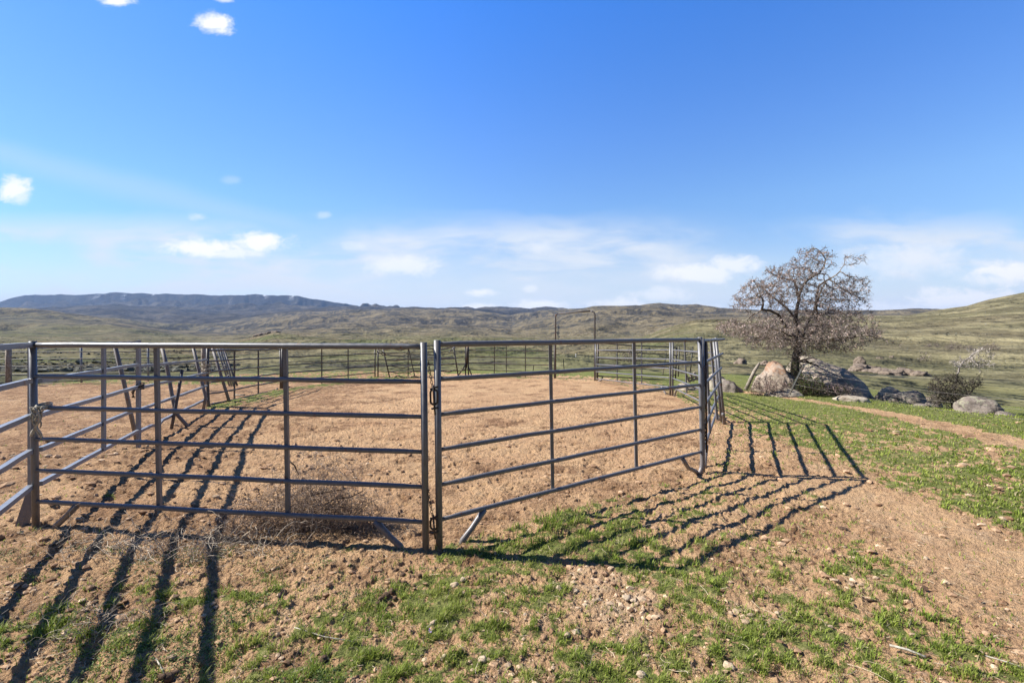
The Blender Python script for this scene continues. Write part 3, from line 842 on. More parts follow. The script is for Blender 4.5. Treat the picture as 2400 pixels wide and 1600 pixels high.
pole([(523, 815), (548, 884), (556, 903)], 13.4, 13.2, .028, 'thin rightmost leaning pipe beside the leaning ladder rack', M_SQD)
pole([(487, 810), (486, 880), (488, 940), (492, 966)], 11.35, 11.3, .036, 'dark upright corner pipe tied with twine at left of the pen', M_SQD, 'corner_pole')
lr = empty('ladder_rack', tuple(at(540, 905, 13)), 'narrow leaning ladder-like rack of thin bars among the leaning pipes', 'rack')
for dx in (0, 6, 12):
    prow([at(508 + dx, 812, 12.9), at(538 + dx * .8, 905, 13)], .022, 'side_bar', lr, M_SQ)
for k in range(7):
    t = .1 + k * .13
    prow([at(508 + 30 * t, 812 + 93 * t, 12.88), at(520 + 29 * t, 807 + 93 * t, 12.92)], .012, 'rung', lr, M_SQ, 6)
wp = thing_tube('wooden_post', 'brown wooden post rising behind the tied corner pipe at left', 'post',
                [at(477, 806, 14.6), at(477, 850, 14.6), at(476, 905, 14.6)], [.07, .068, .072], M_WOOD, 9, 'weathered wooden posts')
thing_tube('wooden_post', 'thick weathered wooden post near the left edge, behind the far pipe rails', 'post',
           [at(20, 812, 16.3), at(20, 860, 16.3), at(21, 914, 16.3)], [.085, .083, .09], M_WOOD, 9, 'weathered wooden posts')
thing_tube('wooden_post', 'grey splintered wooden post leaning beside the orange lichen boulder', 'post',
           [at(1780, 850, 13.4), at(1769, 868, 13.4), at(1748, 913, 13.4)], [.03, .05, .058], M_WOOD, 7, 'weathered wooden posts')
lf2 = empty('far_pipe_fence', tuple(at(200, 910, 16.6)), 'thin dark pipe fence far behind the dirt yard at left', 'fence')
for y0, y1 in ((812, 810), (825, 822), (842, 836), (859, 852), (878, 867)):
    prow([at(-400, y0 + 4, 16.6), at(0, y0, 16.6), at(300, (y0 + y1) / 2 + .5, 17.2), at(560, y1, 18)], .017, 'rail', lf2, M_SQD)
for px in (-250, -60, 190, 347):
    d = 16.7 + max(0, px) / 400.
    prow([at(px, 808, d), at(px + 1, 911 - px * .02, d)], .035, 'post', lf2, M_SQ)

# ---- twine tied at the left corner and at the tied pipe
tw = MB()
rs = np.random.default_rng(5)
o0 = at(88, 955, 4.10)
for k in range(7):
    t = np.linspace(0, 1, 9); dx = rs.normal(0, .012)
    L = rs.uniform(.10, .28)
    pts = np.stack([o0[0] + dx + .03 * np.sin(t * 5 + k) + .04 * t * (rs.random() - .3), np.full(9, 4.105 - .005 * k) + .01 * np.sin(t * 4 + k), o0[2] + .01 - L * t], 1)
    tw.tube(pts, .006 + .004 * rs.random(), 5)
for k in range(4):
    tw.torus(o0 + np.array([-.005, .06, .012 * k - .02]), .052, .008, (1, 0, 0), (0, 1, .12 * (k - 1)), 1.0, 16, 5)
tag(tw.build('tied_rag', M_RAG, None, loc=tuple(o0)), 'faded rag and twine knotted round the left corner post', 'rope', 'ties on the posts')
tw = MB(); o1 = at(325, 905, 7.1)
for k in range(5):
    tw.torus(o1 + np.array([0, .02, .014 * k - .03]), .055, .007, (1, 0, 0), (0, 1, .2 * (k - 2)), 1, 14, 5)
for k in range(3):
    tw.tube([o1 + np.array([0, -.04, 0]), o1 + np.array([-.03 - .02 * k, -.05, -.08]), o1 + np.array([-.06 + .02 * k, -.05, -.17])], .007, 5)
tag(tw.build('wire_tie', M_DARK, None, loc=tuple(o1)), 'dark wire tie round the second square post on the left', 'tie', 'ties on the posts')
tw = MB(); o1 = at(484, 866, 11.25)
for k in range(6):
    tw.torus(o1 + np.array([-.03, .05, .05 * k - .1]), .10, .008, (1, 0, 0), (0, 1, .3 * (k % 2)), 1, 14, 5)
tw.tube([o1 + np.array([0, -.05, .0]), o1 + np.array([.02, -.06, -.03])], .035, 6)
tag(tw.build('twine_tie', M_RAG, None, loc=tuple(o1)), 'pale baling twine binding the wooden post to the corner pipe', 'tie', 'ties on the posts')
# rusty collars on the leftmost pole and on the second square post
def collar(px, py, d, r, h):
    m = MB(); p = at(px, py, d); m.tube([p + np.array([0, 0, h]), p - np.array([0, 0, h])], r, 10); return m
M_RUSTY = steel('heavy_rust', (0.10, 0.03, 0.015), (0.20, 0.07, 0.035), .85)

# ---- chains joining the two nearest panels
def chain_set(px0, py0, py1, oy0, oy1, pend, d, label):
    root = empty('chain_latch', tuple(at(px0, py1, d)), label, 'chain', 'chains joining the near panels')
    m = MB(); n = int((py1 - py0) / 5.6)
    for i in range(n):
        t = i / max(1, n - 1)
        c = at(px0 + 9 * t, py0 + (py1 - py0) * t, d)
        if i % 2: m.torus(c, .0085, .0028, (1, 0, 0), (0, .1, 1), 1.5, 12, 5)
        else: m.torus(c, .0085, .0028, (.3, .95, 0), (0, 0, 1), 1.5, 12, 5)
    m.build('chain', M_DARK, root)
    m = MB(); cx = px0 + 13
    m.torus(at(cx, (oy0 + oy1) / 2, d), .028, .0085, (1, 0, 0), (0, 0, 1), (oy1 - oy0) / F * d / .056 * .80, 20, 7)
    m.build('oval_link', M_DARK, root)
    m = MB(); m.tube([at(cx - 2, oy0 - 6, d - .01), at(cx + 1, oy1 + 2, d - .01), at(cx + 3, pend, d - .01)], .0075, 7)
    m.tube([at(cx - 9, oy0 + 4, d - .005), at(cx + 9, oy0 - 2, d - .005)], .008, 7)
    m.tube([at(cx - 6, oy1 + 6, d - .005), at(cx + 10, oy1 + 3, d - .005)], .008, 7)
    m.build('pin', M_DARK, root)
chain_set(1004, 850, 902, 908, 952, 972, 3.69, 'upper dark chain and pin latch between the two nearest posts')
chain_set(1004, 1150, 1205, 1211, 1243, 1262, 3.69, 'lower dark chain and latch between the two nearest posts, close to the ground')
m = MB(); m.box(at(1021.5, 854, 3.695), (.012, .004, .085)); t_ = m.build('warning_tag', M_TAG, None, smooth=False, loc=tuple(at(1021.5, 854, 3.695)))
tag(t_, 'pale blue sticker on the post right of the chain', 'sticker')
m = MB(); m.tube([at(1654, 800, 5.9), at(1656, 1060, 5.9)], .012, 6)
for k in range(14):
    m.torus(at(1652 + .25 * k, 860 + 7 * k if k < 7 else 985 + 9 * (k - 7), 5.83), .012, .004, (1, .3, 0), (0, 0, 1), 1.5, 10, 5)
tag(m.build('corner_chain', M_DARK, None, loc=tuple(at(1656, 1060, 5.9))), 'dark chain and long pin joining panels at the right corner', 'chain', 'chains joining the near panels')
m = MB(); m.tube([at(1097, 800, 19.4), at(1095, 835, 19.35), at(1093, 862, 19.35)], [.03, .07, .03], 7)
m.tube([at(1093, 852, 19.3), at(1074, 880, 19.1)], .025, 6); m.tube([at(1097, 858, 19.3), at(1106, 880, 19.2)], .025, 6); m.tube([at(1081, 866, 19.3), at(1097, 866, 19.3)], .02, 6)
tag(m.build('gate_latch', M_DARK, None, loc=tuple(at(1095, 880, 19.2))), 'dark latch with splayed legs at the joint in the middle of the back', 'latch')
m = MB(); m.tube([at(1054, 824, 19.2), at(1067, 812, 19.2)], .03, 6)
tag(m.build('loose_bar', M_SQ, None, loc=tuple(at(1060, 820, 19.2))), 'short pale bar stuck through the top rails at the back', 'bar')
m = MB(); m.tube([at(883, 826, 19), at(888, 819, 19), at(898, 826, 18.95), at(905, 831, 18.95), at(897, 832, 18.9), at(884, 820, 19)], .022, 6)
tag(m.build('wire_knot', M_DARK, None, loc=tuple(at(890, 826, 19))), 'dark knot of wire on the top rail at the back left joint', 'tie', 'ties on the posts')
m = MB(); m.tube([at(549, 925, 13), at(562, 926, 13), at(574, 925, 13)], .02, 6)
tag(m.build('white_stick', M_RAG, None, loc=tuple(at(560, 926, 13))), 'pale stick lying on the grass edge inside the pen', 'stick')

# ------------------------------------------------------------------ rocks
def ico(sub):
    import bmesh
    bm = bmesh.new(); bmesh.ops.create_icosphere(bm, subdivisions=sub, radius=1.0)
    v = np.array([p.co[:] for p in bm.verts]); f = np.array([[q.index for q in fc.verts] for fc in bm.faces]); bm.free()
    return v, f
ICO = {k: ico(k) for k in (1, 2, 3, 4, 5)}
def n3(v, s, o):  # cheap 3-D noise from three planes
    return (perlin(v[:, 0] * s + o, v[:, 1] * s - o) + perlin(v[:, 1] * s + 2 * o, v[:, 2] * s + o) + perlin(v[:, 2] * s - o, v[:, 0] * s + 3 * o)) / 1.7
def rock_shape(size, seed, sub=4, rough=.22, flat=.3, sq=0.8, cl=3):
    v, f = ICO[sub]; v = v.copy()
    v = np.sign(v) * np.abs(v) ** sq; v /= np.maximum(np.linalg.norm(v, axis=1), .001)[:, None] ** .4
    d = rough * n3(v, 1.1, seed * 1.37) + rough * .45 * n3(v, 2.7, seed * 2.1) + rough * .2 * n3(v, 6.5, seed * .7) + rough * .09 * n3(v, 15, seed * .4)
    rs = np.random.default_rng(seed)
    for _ in range(cl):     # cleft faces
        n = rs.normal(0, 1, 3); n /= np.linalg.norm(n); h = .78 + .15 * rs.random()
        q = v @ n; v = v - np.maximum(q - h, 0)[:, None] * n * .85
    v = v * (1 + d)[:, None]
    v[:, 2] = np.where(v[:, 2] < 0, v[:, 2] * flat, v[:, 2])
    return v * np.asarray(size), f
def rock(px, py, d, size, mat, label, seed, rot=0.0, sub=4, cat='boulder', group=None, name='boulder', rough=.22, tilt=0, sink=0.06, sq=.8, shear=0.0):
    v, f = rock_shape(size, seed, sub, rough, sq=sq, cl=1 if rough < .16 else 3)
    v[:, 1] += shear * np.maximum(v[:, 2], 0)
    if tilt:
        c_, s_ = math.cos(tilt), math.sin(tilt); v = v @ np.array([[c_, 0, s_], [0, 1, 0], [-s_, 0, c_]]).T
    c_, s_ = math.cos(rot), math.sin(rot); v = v @ np.array([[c_, -s_, 0], [s_, c_, 0], [0, 0, 1]]).T
    x = (px - 1200) / F * d
    z = gz(x, d) if py is None else at(px, py, d)[2]
    me = new_mesh(name, v, [f], True); me.materials.append(mat)
    o = bpy.data.objects.new(name, me); COL.objects.link(o); o.location = (x, d, z - sink)
    return tag(o, label, cat, group)
GB = 'boulders round the tree'
rock(1819, None, 14.3, (.50, .7, 1.0), M_ROCKO, 'upright boulder with an orange lichen cap, left of the tree trunk', 21, .3, 5, group=GB, rough=.20, sink=.1)
rock(1945, None, 15.7, (.98, 1.5, 1.20), M_ROCK, 'largest grey domed boulder, right of the tree trunk', 34, .1, 5, group=GB, rough=.13, tilt=.10, sink=.05, sq=1.0, shear=.9)
rock(1905, None, 14.2, (.95, .35, .42), M_ROCK, 'slanting grey slab in front of the largest boulder', 5, -.1, 4, group=GB, tilt=.35, sink=.1)
rock(1835, None, 13.5, (.55, .4, .20), M_ROCKP, 'low pale rock at the foot of the orange lichen boulder', 9, .2, 4, group=GB, sink=.02)
rock(1848, None, 13.9, (.5, .35, .34), M_ROCKO, 'small rusty orange ledge of rock above the low pale rock', 13, .2, 4, group=GB)
rock(1996, None, 12.6, (.42, .4, .16), M_ROCKP, 'low pale rock alone in the shaded grass', 15, .1, 4, group=GB, sink=.02)
rock(2122, None, 13.8, (.52, .5, .42), M_ROCKD, 'dark striped rock beyond the tree shadow', 17, .4, 4, group=GB)
rock(2088, None, 14.2, (.35, .4, .42), M_ROCKP, 'pale side rock touching the dark striped rock', 18, .4, 4, group=GB)
rock(2158, None, 12.7, (.28, .25, .16), M_ROCKD, 'small dark rock in front of the twiggy bush', 19, .4, 3, group=GB)
rock(2185, None, 13.4, (.32, .3, .30), M_ROCKD, 'rock half hidden at the left foot of the twiggy bush', 23, .4, 3, group=GB)
rock(2292, None, 11.4, (.44, .45, .44), M_ROCKD, 'rounded grey boulder at the right foot of the twiggy bush', 25, .2, 5, group=GB, rough=.15, tilt=.1)
rock(2356, None, 10.9, (.24, .2, .15), M_ROCKD, 'small dark rock, rightmost of the boulder line', 27, .2, 3, group=GB)
rock(1702, None, 14.6, (.36, .5, .46), M_ROCKD, 'grey rock behind the receding right panel', 29, .2, 4, group=GB, tilt=.3)
rock(1676, None, 15.2, (.40, .4, .60), M_ROCKP, 'paler rock left of the grey rock behind the receding panel', 31, .2, 4, group=GB)
rock(1608, None, 14.9, (.45, .3, .22), M_ROCKP, 'pale flat rock holding the small wooden rack', 33, .2, 4, group=GB)
m = MB()
for k in range(3):
    p = at(1612 + 9 * k, 887 - 3 * k, 14.4); m.box(p, (.05, .10, .26), [[.9, 0, -.42], [0, 1, 0], [.42, 0, .9]])
m.box(at(1621, 884, 14.38), (.36, .05, .05), [[.95, 0, -.3], [0, 1, 0], [.3, 0, .95]]); m.box(at(1624, 890, 14.42), (.34, .05, .05), [[.95, 0, -.3], [0, 1, 0], [.3, 0, .95]])
tag(m.build('wooden_rack', M_WOOD, None, smooth=False, loc=tuple(at(1620, 892, 14.4))), 'small broken wooden rack lying on a flat pale rock', 'rack')
# rocks on the slope behind
GH = 'rocks on the slope behind the tree'
hr = [(2050, 58, 1.3, .9, 'dark upright rock on the slope, blackest of the outcrop'), (2020, 56, 1.6, 1.1, 'tan rock beside the black upright rock'),
      (2008, 50, 1.4, .7, 'low tan rock at the left end of the outcrop'), (2045, 48, 1.0, .5, 'small rock with a black hollow under the upright rock'),
      (2075, 46, 1.5, .7, 'flat tan rock in the middle of the outcrop'), (2083, 40, 1.1, .55, 'tan rock with a dark hollow at the edge of the yellow flat'),
      (2105, 42, 1.2, .7, 'jagged tan rock right of the dark hollow'), (2135, 42, 1.6, .95, 'largest tan rock at the right end of the outcrop'),
      (2154, 41, .8, .5, 'small dark rock at the right tip of the outcrop'), (2013, 80, 1.4, 1.5, 'dark rock higher on the slope just right of the tree crown'),
      (1735, 75, 1.6, 1.1, 'dark rock low on the slope left of the tree'), (1792, 70, 1.0, .8, 'small rock on the slope just above the orange boulder'),
      (1668, 80, 1.5, 1.2, 'dark rocks on the slope seen just right of the corner post'), (2062, 95, .7, .5, 'small grey rock alone on the mid slope'),
      (2090, 98, .6, .4, 'pale small rock on the mid slope, right of the tree')]
for i, (px, d, sx, sz, lb) in enumerate(hr):
    rock(px, None, d, (sx * .72, sx * .6, sz * .8), M_ROCKH, lb, 50 + i, i * .7, 4, 'rock', GH, 'hill_rock', rough=.5, sink=.1, sq=.7)

# knoll crest rocks (638,778) as countable blocks
for i, (px, lb) in enumerate([(604, 'lowest dark crag on the left edge of the little rocky knoll'), (618, 'dark crag halfway up the little rocky knoll'),
                              (632, 'dark crag near the top of the little rocky knoll'), (645, 'crag on the very top of the little rocky knoll')]):
    rock(px, None, 592 - 2 * i, (5.5, 4, 3), M_ROCKH, lb, 90 + i, i, 3, 'rock', 'crags on the distant knoll', 'crag', rough=.4, sink=1)

# ------------------------------------------------------------------ twigs, tree, bushes
def many_prisms(A, B, r0, r1, col, mb, k=3):
    """k-sided tapered sticks A->B, all in one go"""
    n = len(A); D = B - A; L = np.linalg.norm(D, axis=1)[:, None] + 1e-9; D = D / L
    ref = np.where(np.abs(D[:, 2:3]) < .9, np.array([[0, 0, 1.]]), np.array([[1., 0, 0]]))
    a = np.cross(D, ref); a /= np.linalg.norm(a, axis=1)[:, None]; b = np.cross(D, a)
    r0 = np.broadcast_to(r0, (n,))[:, None]; r1 = np.broadcast_to(r1, (n,))[:, None]
    V = np.zeros((n, 2 * k, 3))
    for i in range(k):
        t = 2 * PI * i / k; off = math.cos(t) * a + math.sin(t) * b
        V[:, i] = A + off * r0; V[:, k + i] = B + off * r1
    base = (np.arange(n) * 2 * k)[:, None]
    q = np.concatenate([base + np.array([[i, (i + 1) % k, k + (i + 1) % k, k + i]]) for i in range(k)])
    C = np.repeat(np.asarray(col).reshape(-1, 3) if np.ndim(col) > 1 else np.tile(col, (n, 1)), 2 * k, axis=0)
    mb.add(V.reshape(-1, 3), {4: q}, C)

def many_leaves(P, size, col, mb, rs, flatz=0.0):
    n = len(P)
    a = rs.normal(0, 1, (n, 3)); a /= np.linalg.norm(a, axis=1)[:, None]
    b = rs.normal(0, 1, (n, 3)); b -= a * (a * b).sum(1)[:, None]; b /= np.linalg.norm(b, axis=1)[:, None]
    s = np.broadcast_to(size, (n,))[:, None]
    V = np.stack([P - a * s, P + b * s * .55, P + a * s, P - b * s * .55], 1)
    q = (np.arange(n) * 4)[:, None] + np.arange(4)[None]
    mb.add(V.reshape(-1, 3), {4: q}, np.repeat(col, 4, axis=0))

def colonize(seeds, parents, attr, step, infl, kill, iters, rs, jitter=.25):
    P = [np.array(p) for p in seeds]; par = list(parents); attr = attr.copy()
    near = np.full(len(attr), 1e9); who = np.zeros(len(attr), int)
    done = 0
    P_arr = np.array(P)
    for it in range(iters):
        new = P_arr[done:]
        if len(new):
            d = np.linalg.norm(attr[:, None] - new[None], axis=2)
            m = d.min(1); w = d.argmin(1) + done
            upd = m < near; near[upd] = m[upd]; who[upd] = w[upd]
        done = len(P_arr)
        keep = near > kill
        attr, near, who = attr[keep], near[keep], who[keep]
        if not len(attr): break
        act = near < infl
        if not act.any(): break
        add = []; ap = []
        for nd in np.unique(who[act]):
            sel = act & (who == nd)
            v = attr[sel] - P_arr[nd]; v /= np.linalg.norm(v, axis=1)[:, None]
            v = v.mean(0) + rs.normal(0, jitter, 3); L = np.linalg.norm(v)
            if L < 1e-6: continue
            add.append(P_arr[nd] + v / L * step); ap.append(nd)
        if not add: break
        P_arr = np.concatenate([P_arr, np.array(add)]); par += ap
    return P_arr, np.array(par)

def radii_of(P, par, tip, expo):
    n = len(P); acc = np.zeros(n); order = np.arange(n)[::-1]
    ch = np.zeros(n, int)
    for i in range(n):
        if par[i] >= 0: ch[par[i]] += 1
    for i in order:
        if ch[i] == 0: acc[i] = tip ** expo
        if par[i] >= 0: acc[par[i]] += acc[i]
    return acc ** (1 / expo), ch

TD = 15.0   # tree depth
def tp(px, py, dd=0.0): return at(px, py, TD) * 1.0 + np.array([0, dd, 0])
def build_tree():
    rs = np.random.default_rng(42)
    limbs = [
        [(1862, 905, 0), (1862, 880, 0), (1864, 850, 0), (1870, 822, 0), (1872, 800, 0), (1870, 785, 0), (1868, 765, .05), (1869, 745, .1), (1873, 720, .1), (1879, 695, .15), (1888, 665, .1), (1903, 652, .1), (1920, 641, 0), (1931, 625, 0), (1932, 608, -.05), (1922, 595, -.1), (1908, 584, -.1)],
        [(4, (1885, 785, -.3)), (1894, 760, -.5), (1891, 740, -.5), (1885, 715, -.6), (1893, 690, -.6), (1900, 668, -.7), (1897, 650, -.7)],
        [(4, (1893, 788, .3)), (1912, 762, .5), (1930, 738, .6), (1940, 715, .6), (1942, 690, .6), (1948, 665, .6), (1968, 650, .5), (1985, 640, .5), (2000, 615, .4), (2001, 598, .4)],
        [(4, (1850, 785, -.2)), (1825, 765, -.4), (1798, 738, -.6), (1780, 729, -.6), (1762, 727, -.6), (1764, 705, -.6), (1752, 675, -.6), (1742, 662, -.6)],
        [(4, (1852, 790, -.4)), (1815, 787, -.9), (1780, 775, -1.2), (1750, 768, -1.3), (1720, 765, -1.3)],
        [(4, (1845, 792, .5)), (1810, 790, 1.2), (1770, 775, 1.7), (1740, 770, 2.0)],
        [(4, (1890, 795, -.5)), (1920, 790, -1.0), (1955, 785, -1.4), (1985, 795, -1.6), (2005, 805, -1.7)],
        [(4, (1895, 790, .5)), (1930, 775, 1.1), (1970, 765, 1.5), (2000, 770, 1.7), (2018, 775, 1.8)],
        [(4, (1880, 795, -.8)), (1875, 790, -1.5), (1885, 785, -2.0)],
        [(4, (1872, 790, .9)), (1860, 778, 1.7), (1880, 770, 2.2)],
        [(9, (1880, 655, .4)), (1850, 645, .6), (1830, 632, .6)],
        [(7, (1850, 715, .3)), (1830, 690, .6), (1812, 665, .7), (1795, 650, .8)],
    ]
    seeds = []; par = []
    base = {}
    for li, lb in enumerate(limbs):
        prev = -1
        for i, q in enumerate(lb):
            if isinstance(q[1], tuple): prev = base[q[0]]; q = q[1]
            tgt = tp(*q)
            if prev >= 0:
                a = seeds[prev]; L = np.linalg.norm(tgt - a); n = max(1, int(L / .12))
                for k in range(1, n + 1):
                    jit = rs.normal(0, .012, 3) if k < n else 0
                    seeds.append(lerp(a, tgt, k / n) + jit); par.append(prev if k == 1 else len(seeds) - 2)
                prev = len(seeds) - 1
            else:
                seeds.append(tgt); par.append(-1); prev = 0
            if li == 0: base[i] = prev
    # cloud of points the twigs grow towards
    bl = [(1905, 612, 55, 38, .6, 230), (1980, 690, 46, 45, .9, 420), (1845, 655, 62, 42, 1.0, 460), (1785, 690, 55, 38, 1.0, 300), (1742, 712, 26, 24, .7, 110),
          (1885, 700, 70, 45, 1.1, 300), (2003, 605, 22, 14, .3, 30), (2020, 655, 22, 8, .3, 30), (1772, 768, 80, 28, 1.9, 500), (1870, 775, 70, 38, 2.3, 430),
          (1940, 772, 70, 34, 2.1, 480), (1835, 805, 85, 20, 1.6, 330), (1930, 812, 60, 16, 1.6, 250), (1998, 786, 28, 16, 1.0, 80), (2055, 780, 18, 4, .3, 16),
          (1915, 742, 105, 28, 1.6, 330), (1700, 760, 18, 12, .6, 40), (1870, 830, 30, 8, .6, 40)]
    A = []
    for cx, cy, rx, ry, rd, n in bl:
        q = rs.normal(0, 1, (n, 3)); q /= np.linalg.norm(q, axis=1)[:, None]; q *= rs.random((n, 1)) ** .42
        A.append(np.stack([(cx + q[:, 0] * rx - 1200) / F * TD, TD + q[:, 1] * rd, CAMZ - (cy - q[:, 2] * ry - HY) / F * TD], 1))
    A = np.concatenate(A)
    P, par = colonize(seeds, par, A, .085, 1.1, .10, 70, rs, .30)
    rad, ch = radii_of(P, par, .0042, 2.12)
    rad = np.minimum(rad, .125)
    root = empty('tree', tuple(tp(1862, 905)), 'bare twiggy tree with a wide spreading crown among the boulders', 'tree')
    idx = np.arange(1, len(P)); pi = par[idx]
    big = rad[idx] > .028
    bark = np.array([.085, .065, .05]); pale = np.array([.30, .26, .22])
    mb = MB()
    sel = idx[big]
    many_prisms(P[par[sel]], P[sel], np.minimum(rad[par[sel]], rad[sel] * 1.25), rad[sel], np.clip(bark * rs.uniform(.8, 1.6, (len(sel), 1)), 0, 1), mb, 7)
    mb.build('trunk', M_TWIG, root, smooth=True)
    mb = MB()
    sel = idx[~big]
    w = rs.random((len(sel), 1)); cc = bark * 1.3 * (1 - w) + pale * w
    many_prisms(P[par[sel]], P[sel], np.minimum(rad[par[sel]], rad[sel] * 1.4), rad[sel], cc, mb, 4)
    # short crooked twigs
    thin = idx[rad[idx] < .016]
    src = np.repeat(thin, 4); n = len(src)
    dirp = P[src] - P[par[src]]; dirp /= np.linalg.norm(dirp, axis=1)[:, None]
    dv = dirp * .5 + rs.normal(0, .75, (n, 3)); dv /= np.linalg.norm(dv, axis=1)[:, None]
    L = rs.uniform(.05, .17, (n, 1))
    a = P[src]; b = a + dv * L
    w = rs.random((n, 1)); cc = np.array([.14, .105, .09]) * (1 - w) + np.array([.42, .35, .32]) * w
    many_prisms(a, b, .0042, .0022, cc, mb, 3)
    # withered pink-grey leaf remains
    m_ = rs.random(n) < .55
    a2, b2 = a[m_], b[m_]
    t = rs.random((len(a2), 1)); LP = a2 * (1 - t) + b2 * t + rs.normal(0, .008, (len(a2), 3))
    w = rs.random((len(LP), 1)); q = rs.random((len(LP), 1)) < .16
    lc = np.array([.22, .15, .13]) * (1 - w) + np.array([.70, .53, .46]) * w
    lc = np.where(q, np.array([.13, .12, .05]), lc)
    many_leaves(LP, rs.uniform(.014, .034, len(LP)), lc, mb, rs)
    mb.build('crown', M_TWIG, root, smooth=False)
    print('tree nodes', len(P), 'twigs', n)
build_tree()

def bush(name, label, cat, c, size, nst, leafcol, barkcol, seed, leaf=1.0, lsz=(.012, .03), stems=14, group=None, zpow=1.0, twl=(.05, .16), ntw=5, mat=None, dist=.09):
    """c: ground centre, size: half widths and height"""
    rs = np.random.default_rng(seed)
    c = np.array(c, float)
    q = rs.normal(0, 1, (nst, 3)); q /= np.linalg.norm(q, axis=1)[:, None]; q *= rs.random((nst, 1)) ** .4
    A = c + np.stack([q[:, 0] * size[0], q[:, 1] * size[1], np.abs(q[:, 2]) ** zpow * size[2] + .03], 1)
    seeds = [c + np.array([rs.normal(0, size[0] * .25), rs.normal(0, size[1] * .25), 0]) for _ in range(stems)]
    P, par = colonize(seeds, [-1] * stems, A, dist * .8, size[0] + size[2] + 2, dist, 50, rs, .35)
    rad, ch = radii_of(P, np.where(par < 0, -1, par), .004, 2.4)
    idx = np.nonzero(par >= 0)[0]
    root = empty(name, tuple(c), label, cat, group)
    mb = MB()
    w = rs.random((len(idx), 1))
    many_prisms(P[par[idx]], P[idx], np.minimum(rad[par[idx]], rad[idx] * 1.3), rad[idx], np.asarray(barkcol) * (.6 + .9 * w), mb, 4)
    mb.build('stems', M_TWIG, root, smooth=False)
    mb = MB()
    src = np.repeat(idx, ntw); n = len(src)
    dv = rs.normal(0, 1, (n, 3)); dv /= np.linalg.norm(dv, axis=1)[:, None]
    a = P[src]; b = a + dv * rs.uniform(*twl, (n, 1))
    many_prisms(a, b, .0035, .002, np.asarray(barkcol) * (.7 + 1.6 * rs.random((n, 1))), mb, 3)
    if leaf:
        m_ = rs.random(n) < leaf
        t = rs.random((m_.sum(), 1)); LP = a[m_] * (1 - t) + b[m_] * t
        l0, l1 = leafcol; w = rs.random((len(LP), 1))
        many_leaves(LP, rs.uniform(*lsz, len(LP)), np.asarray(l0) * (1 - w) + np.asarray(l1) * w, mb, rs)
    mb.build('twigs' if leaf < .5 else 'foliage', mat or M_TWIG, root, smooth=False)

def gp(px, d): x = (px - 1200) / F * d; return (x, d, gz(x, d))
bush('green_bush', 'leafy green bush in front of the tree trunk', 'bush', gp(1895, 13.6), (.62, .35, .62), 420, ((.035, .06, .012), (.16, .22, .06)), (.08, .06, .04), 3, 1.0, (.014, .032), group='bushes round the boulders', mat=M_LEAF)
bush('green_bush', 'small dark green bush climbing the foot of the tree trunk', 'bush', gp(1860, 14.2), (.42, .3, 1.0), 300, ((.02, .04, .01), (.09, .14, .04)), (.08, .06, .04), 4, 1.0, (.014, .032), group='bushes round the boulders', mat=M_LEAF)
bush('green_bush', 'small green bush at the lower right of the slanting slab', 'bush', gp(1963, 13.9), (.35, .25, .32), 150, ((.03, .05, .012), (.12, .17, .05)), (.08, .06, .04), 6, 1.0, (.014, .03), group='bushes round the boulders', mat=M_LEAF)
bush('dry_bush', 'brown leafless bush in front of the orange lichen boulder', 'bush', gp(1800, 13.4), (.62, .35, .62), 460, ((.20, .13, .10), (.40, .30, .24)), (.17, .12, .10), 7, .5, (.008, .018), group='bushes round the boulders')
bush('dry_bush', 'low brown twigs left of the leaning splintered post', 'bush', gp(1722, 14.6), (.30, .2, .18), 100, ((.20, .13, .10), (.40, .30, .24)), (.18, .13, .10), 8, .4, (.008, .016), group='bushes round the boulders')
bush('dry_bush', 'pale pinkish twigs on the right face of the largest boulder', 'bush', gp(1962, 13.9), (.75, .3, .42), 260, ((.30, .22, .19), (.48, .38, .33)), (.26, .19, .17), 9, .4, (.008, .016), group='bushes round the boulders')
bush('dry_bush', 'faint dry brush behind the dark striped rock', 'bush', gp(2125, 16.0), (1.3, .5, .32), 300, ((.25, .19, .15), (.45, .37, .3)), (.24, .19, .16), 10, .4, (.008, .018), group='bushes round the boulders')

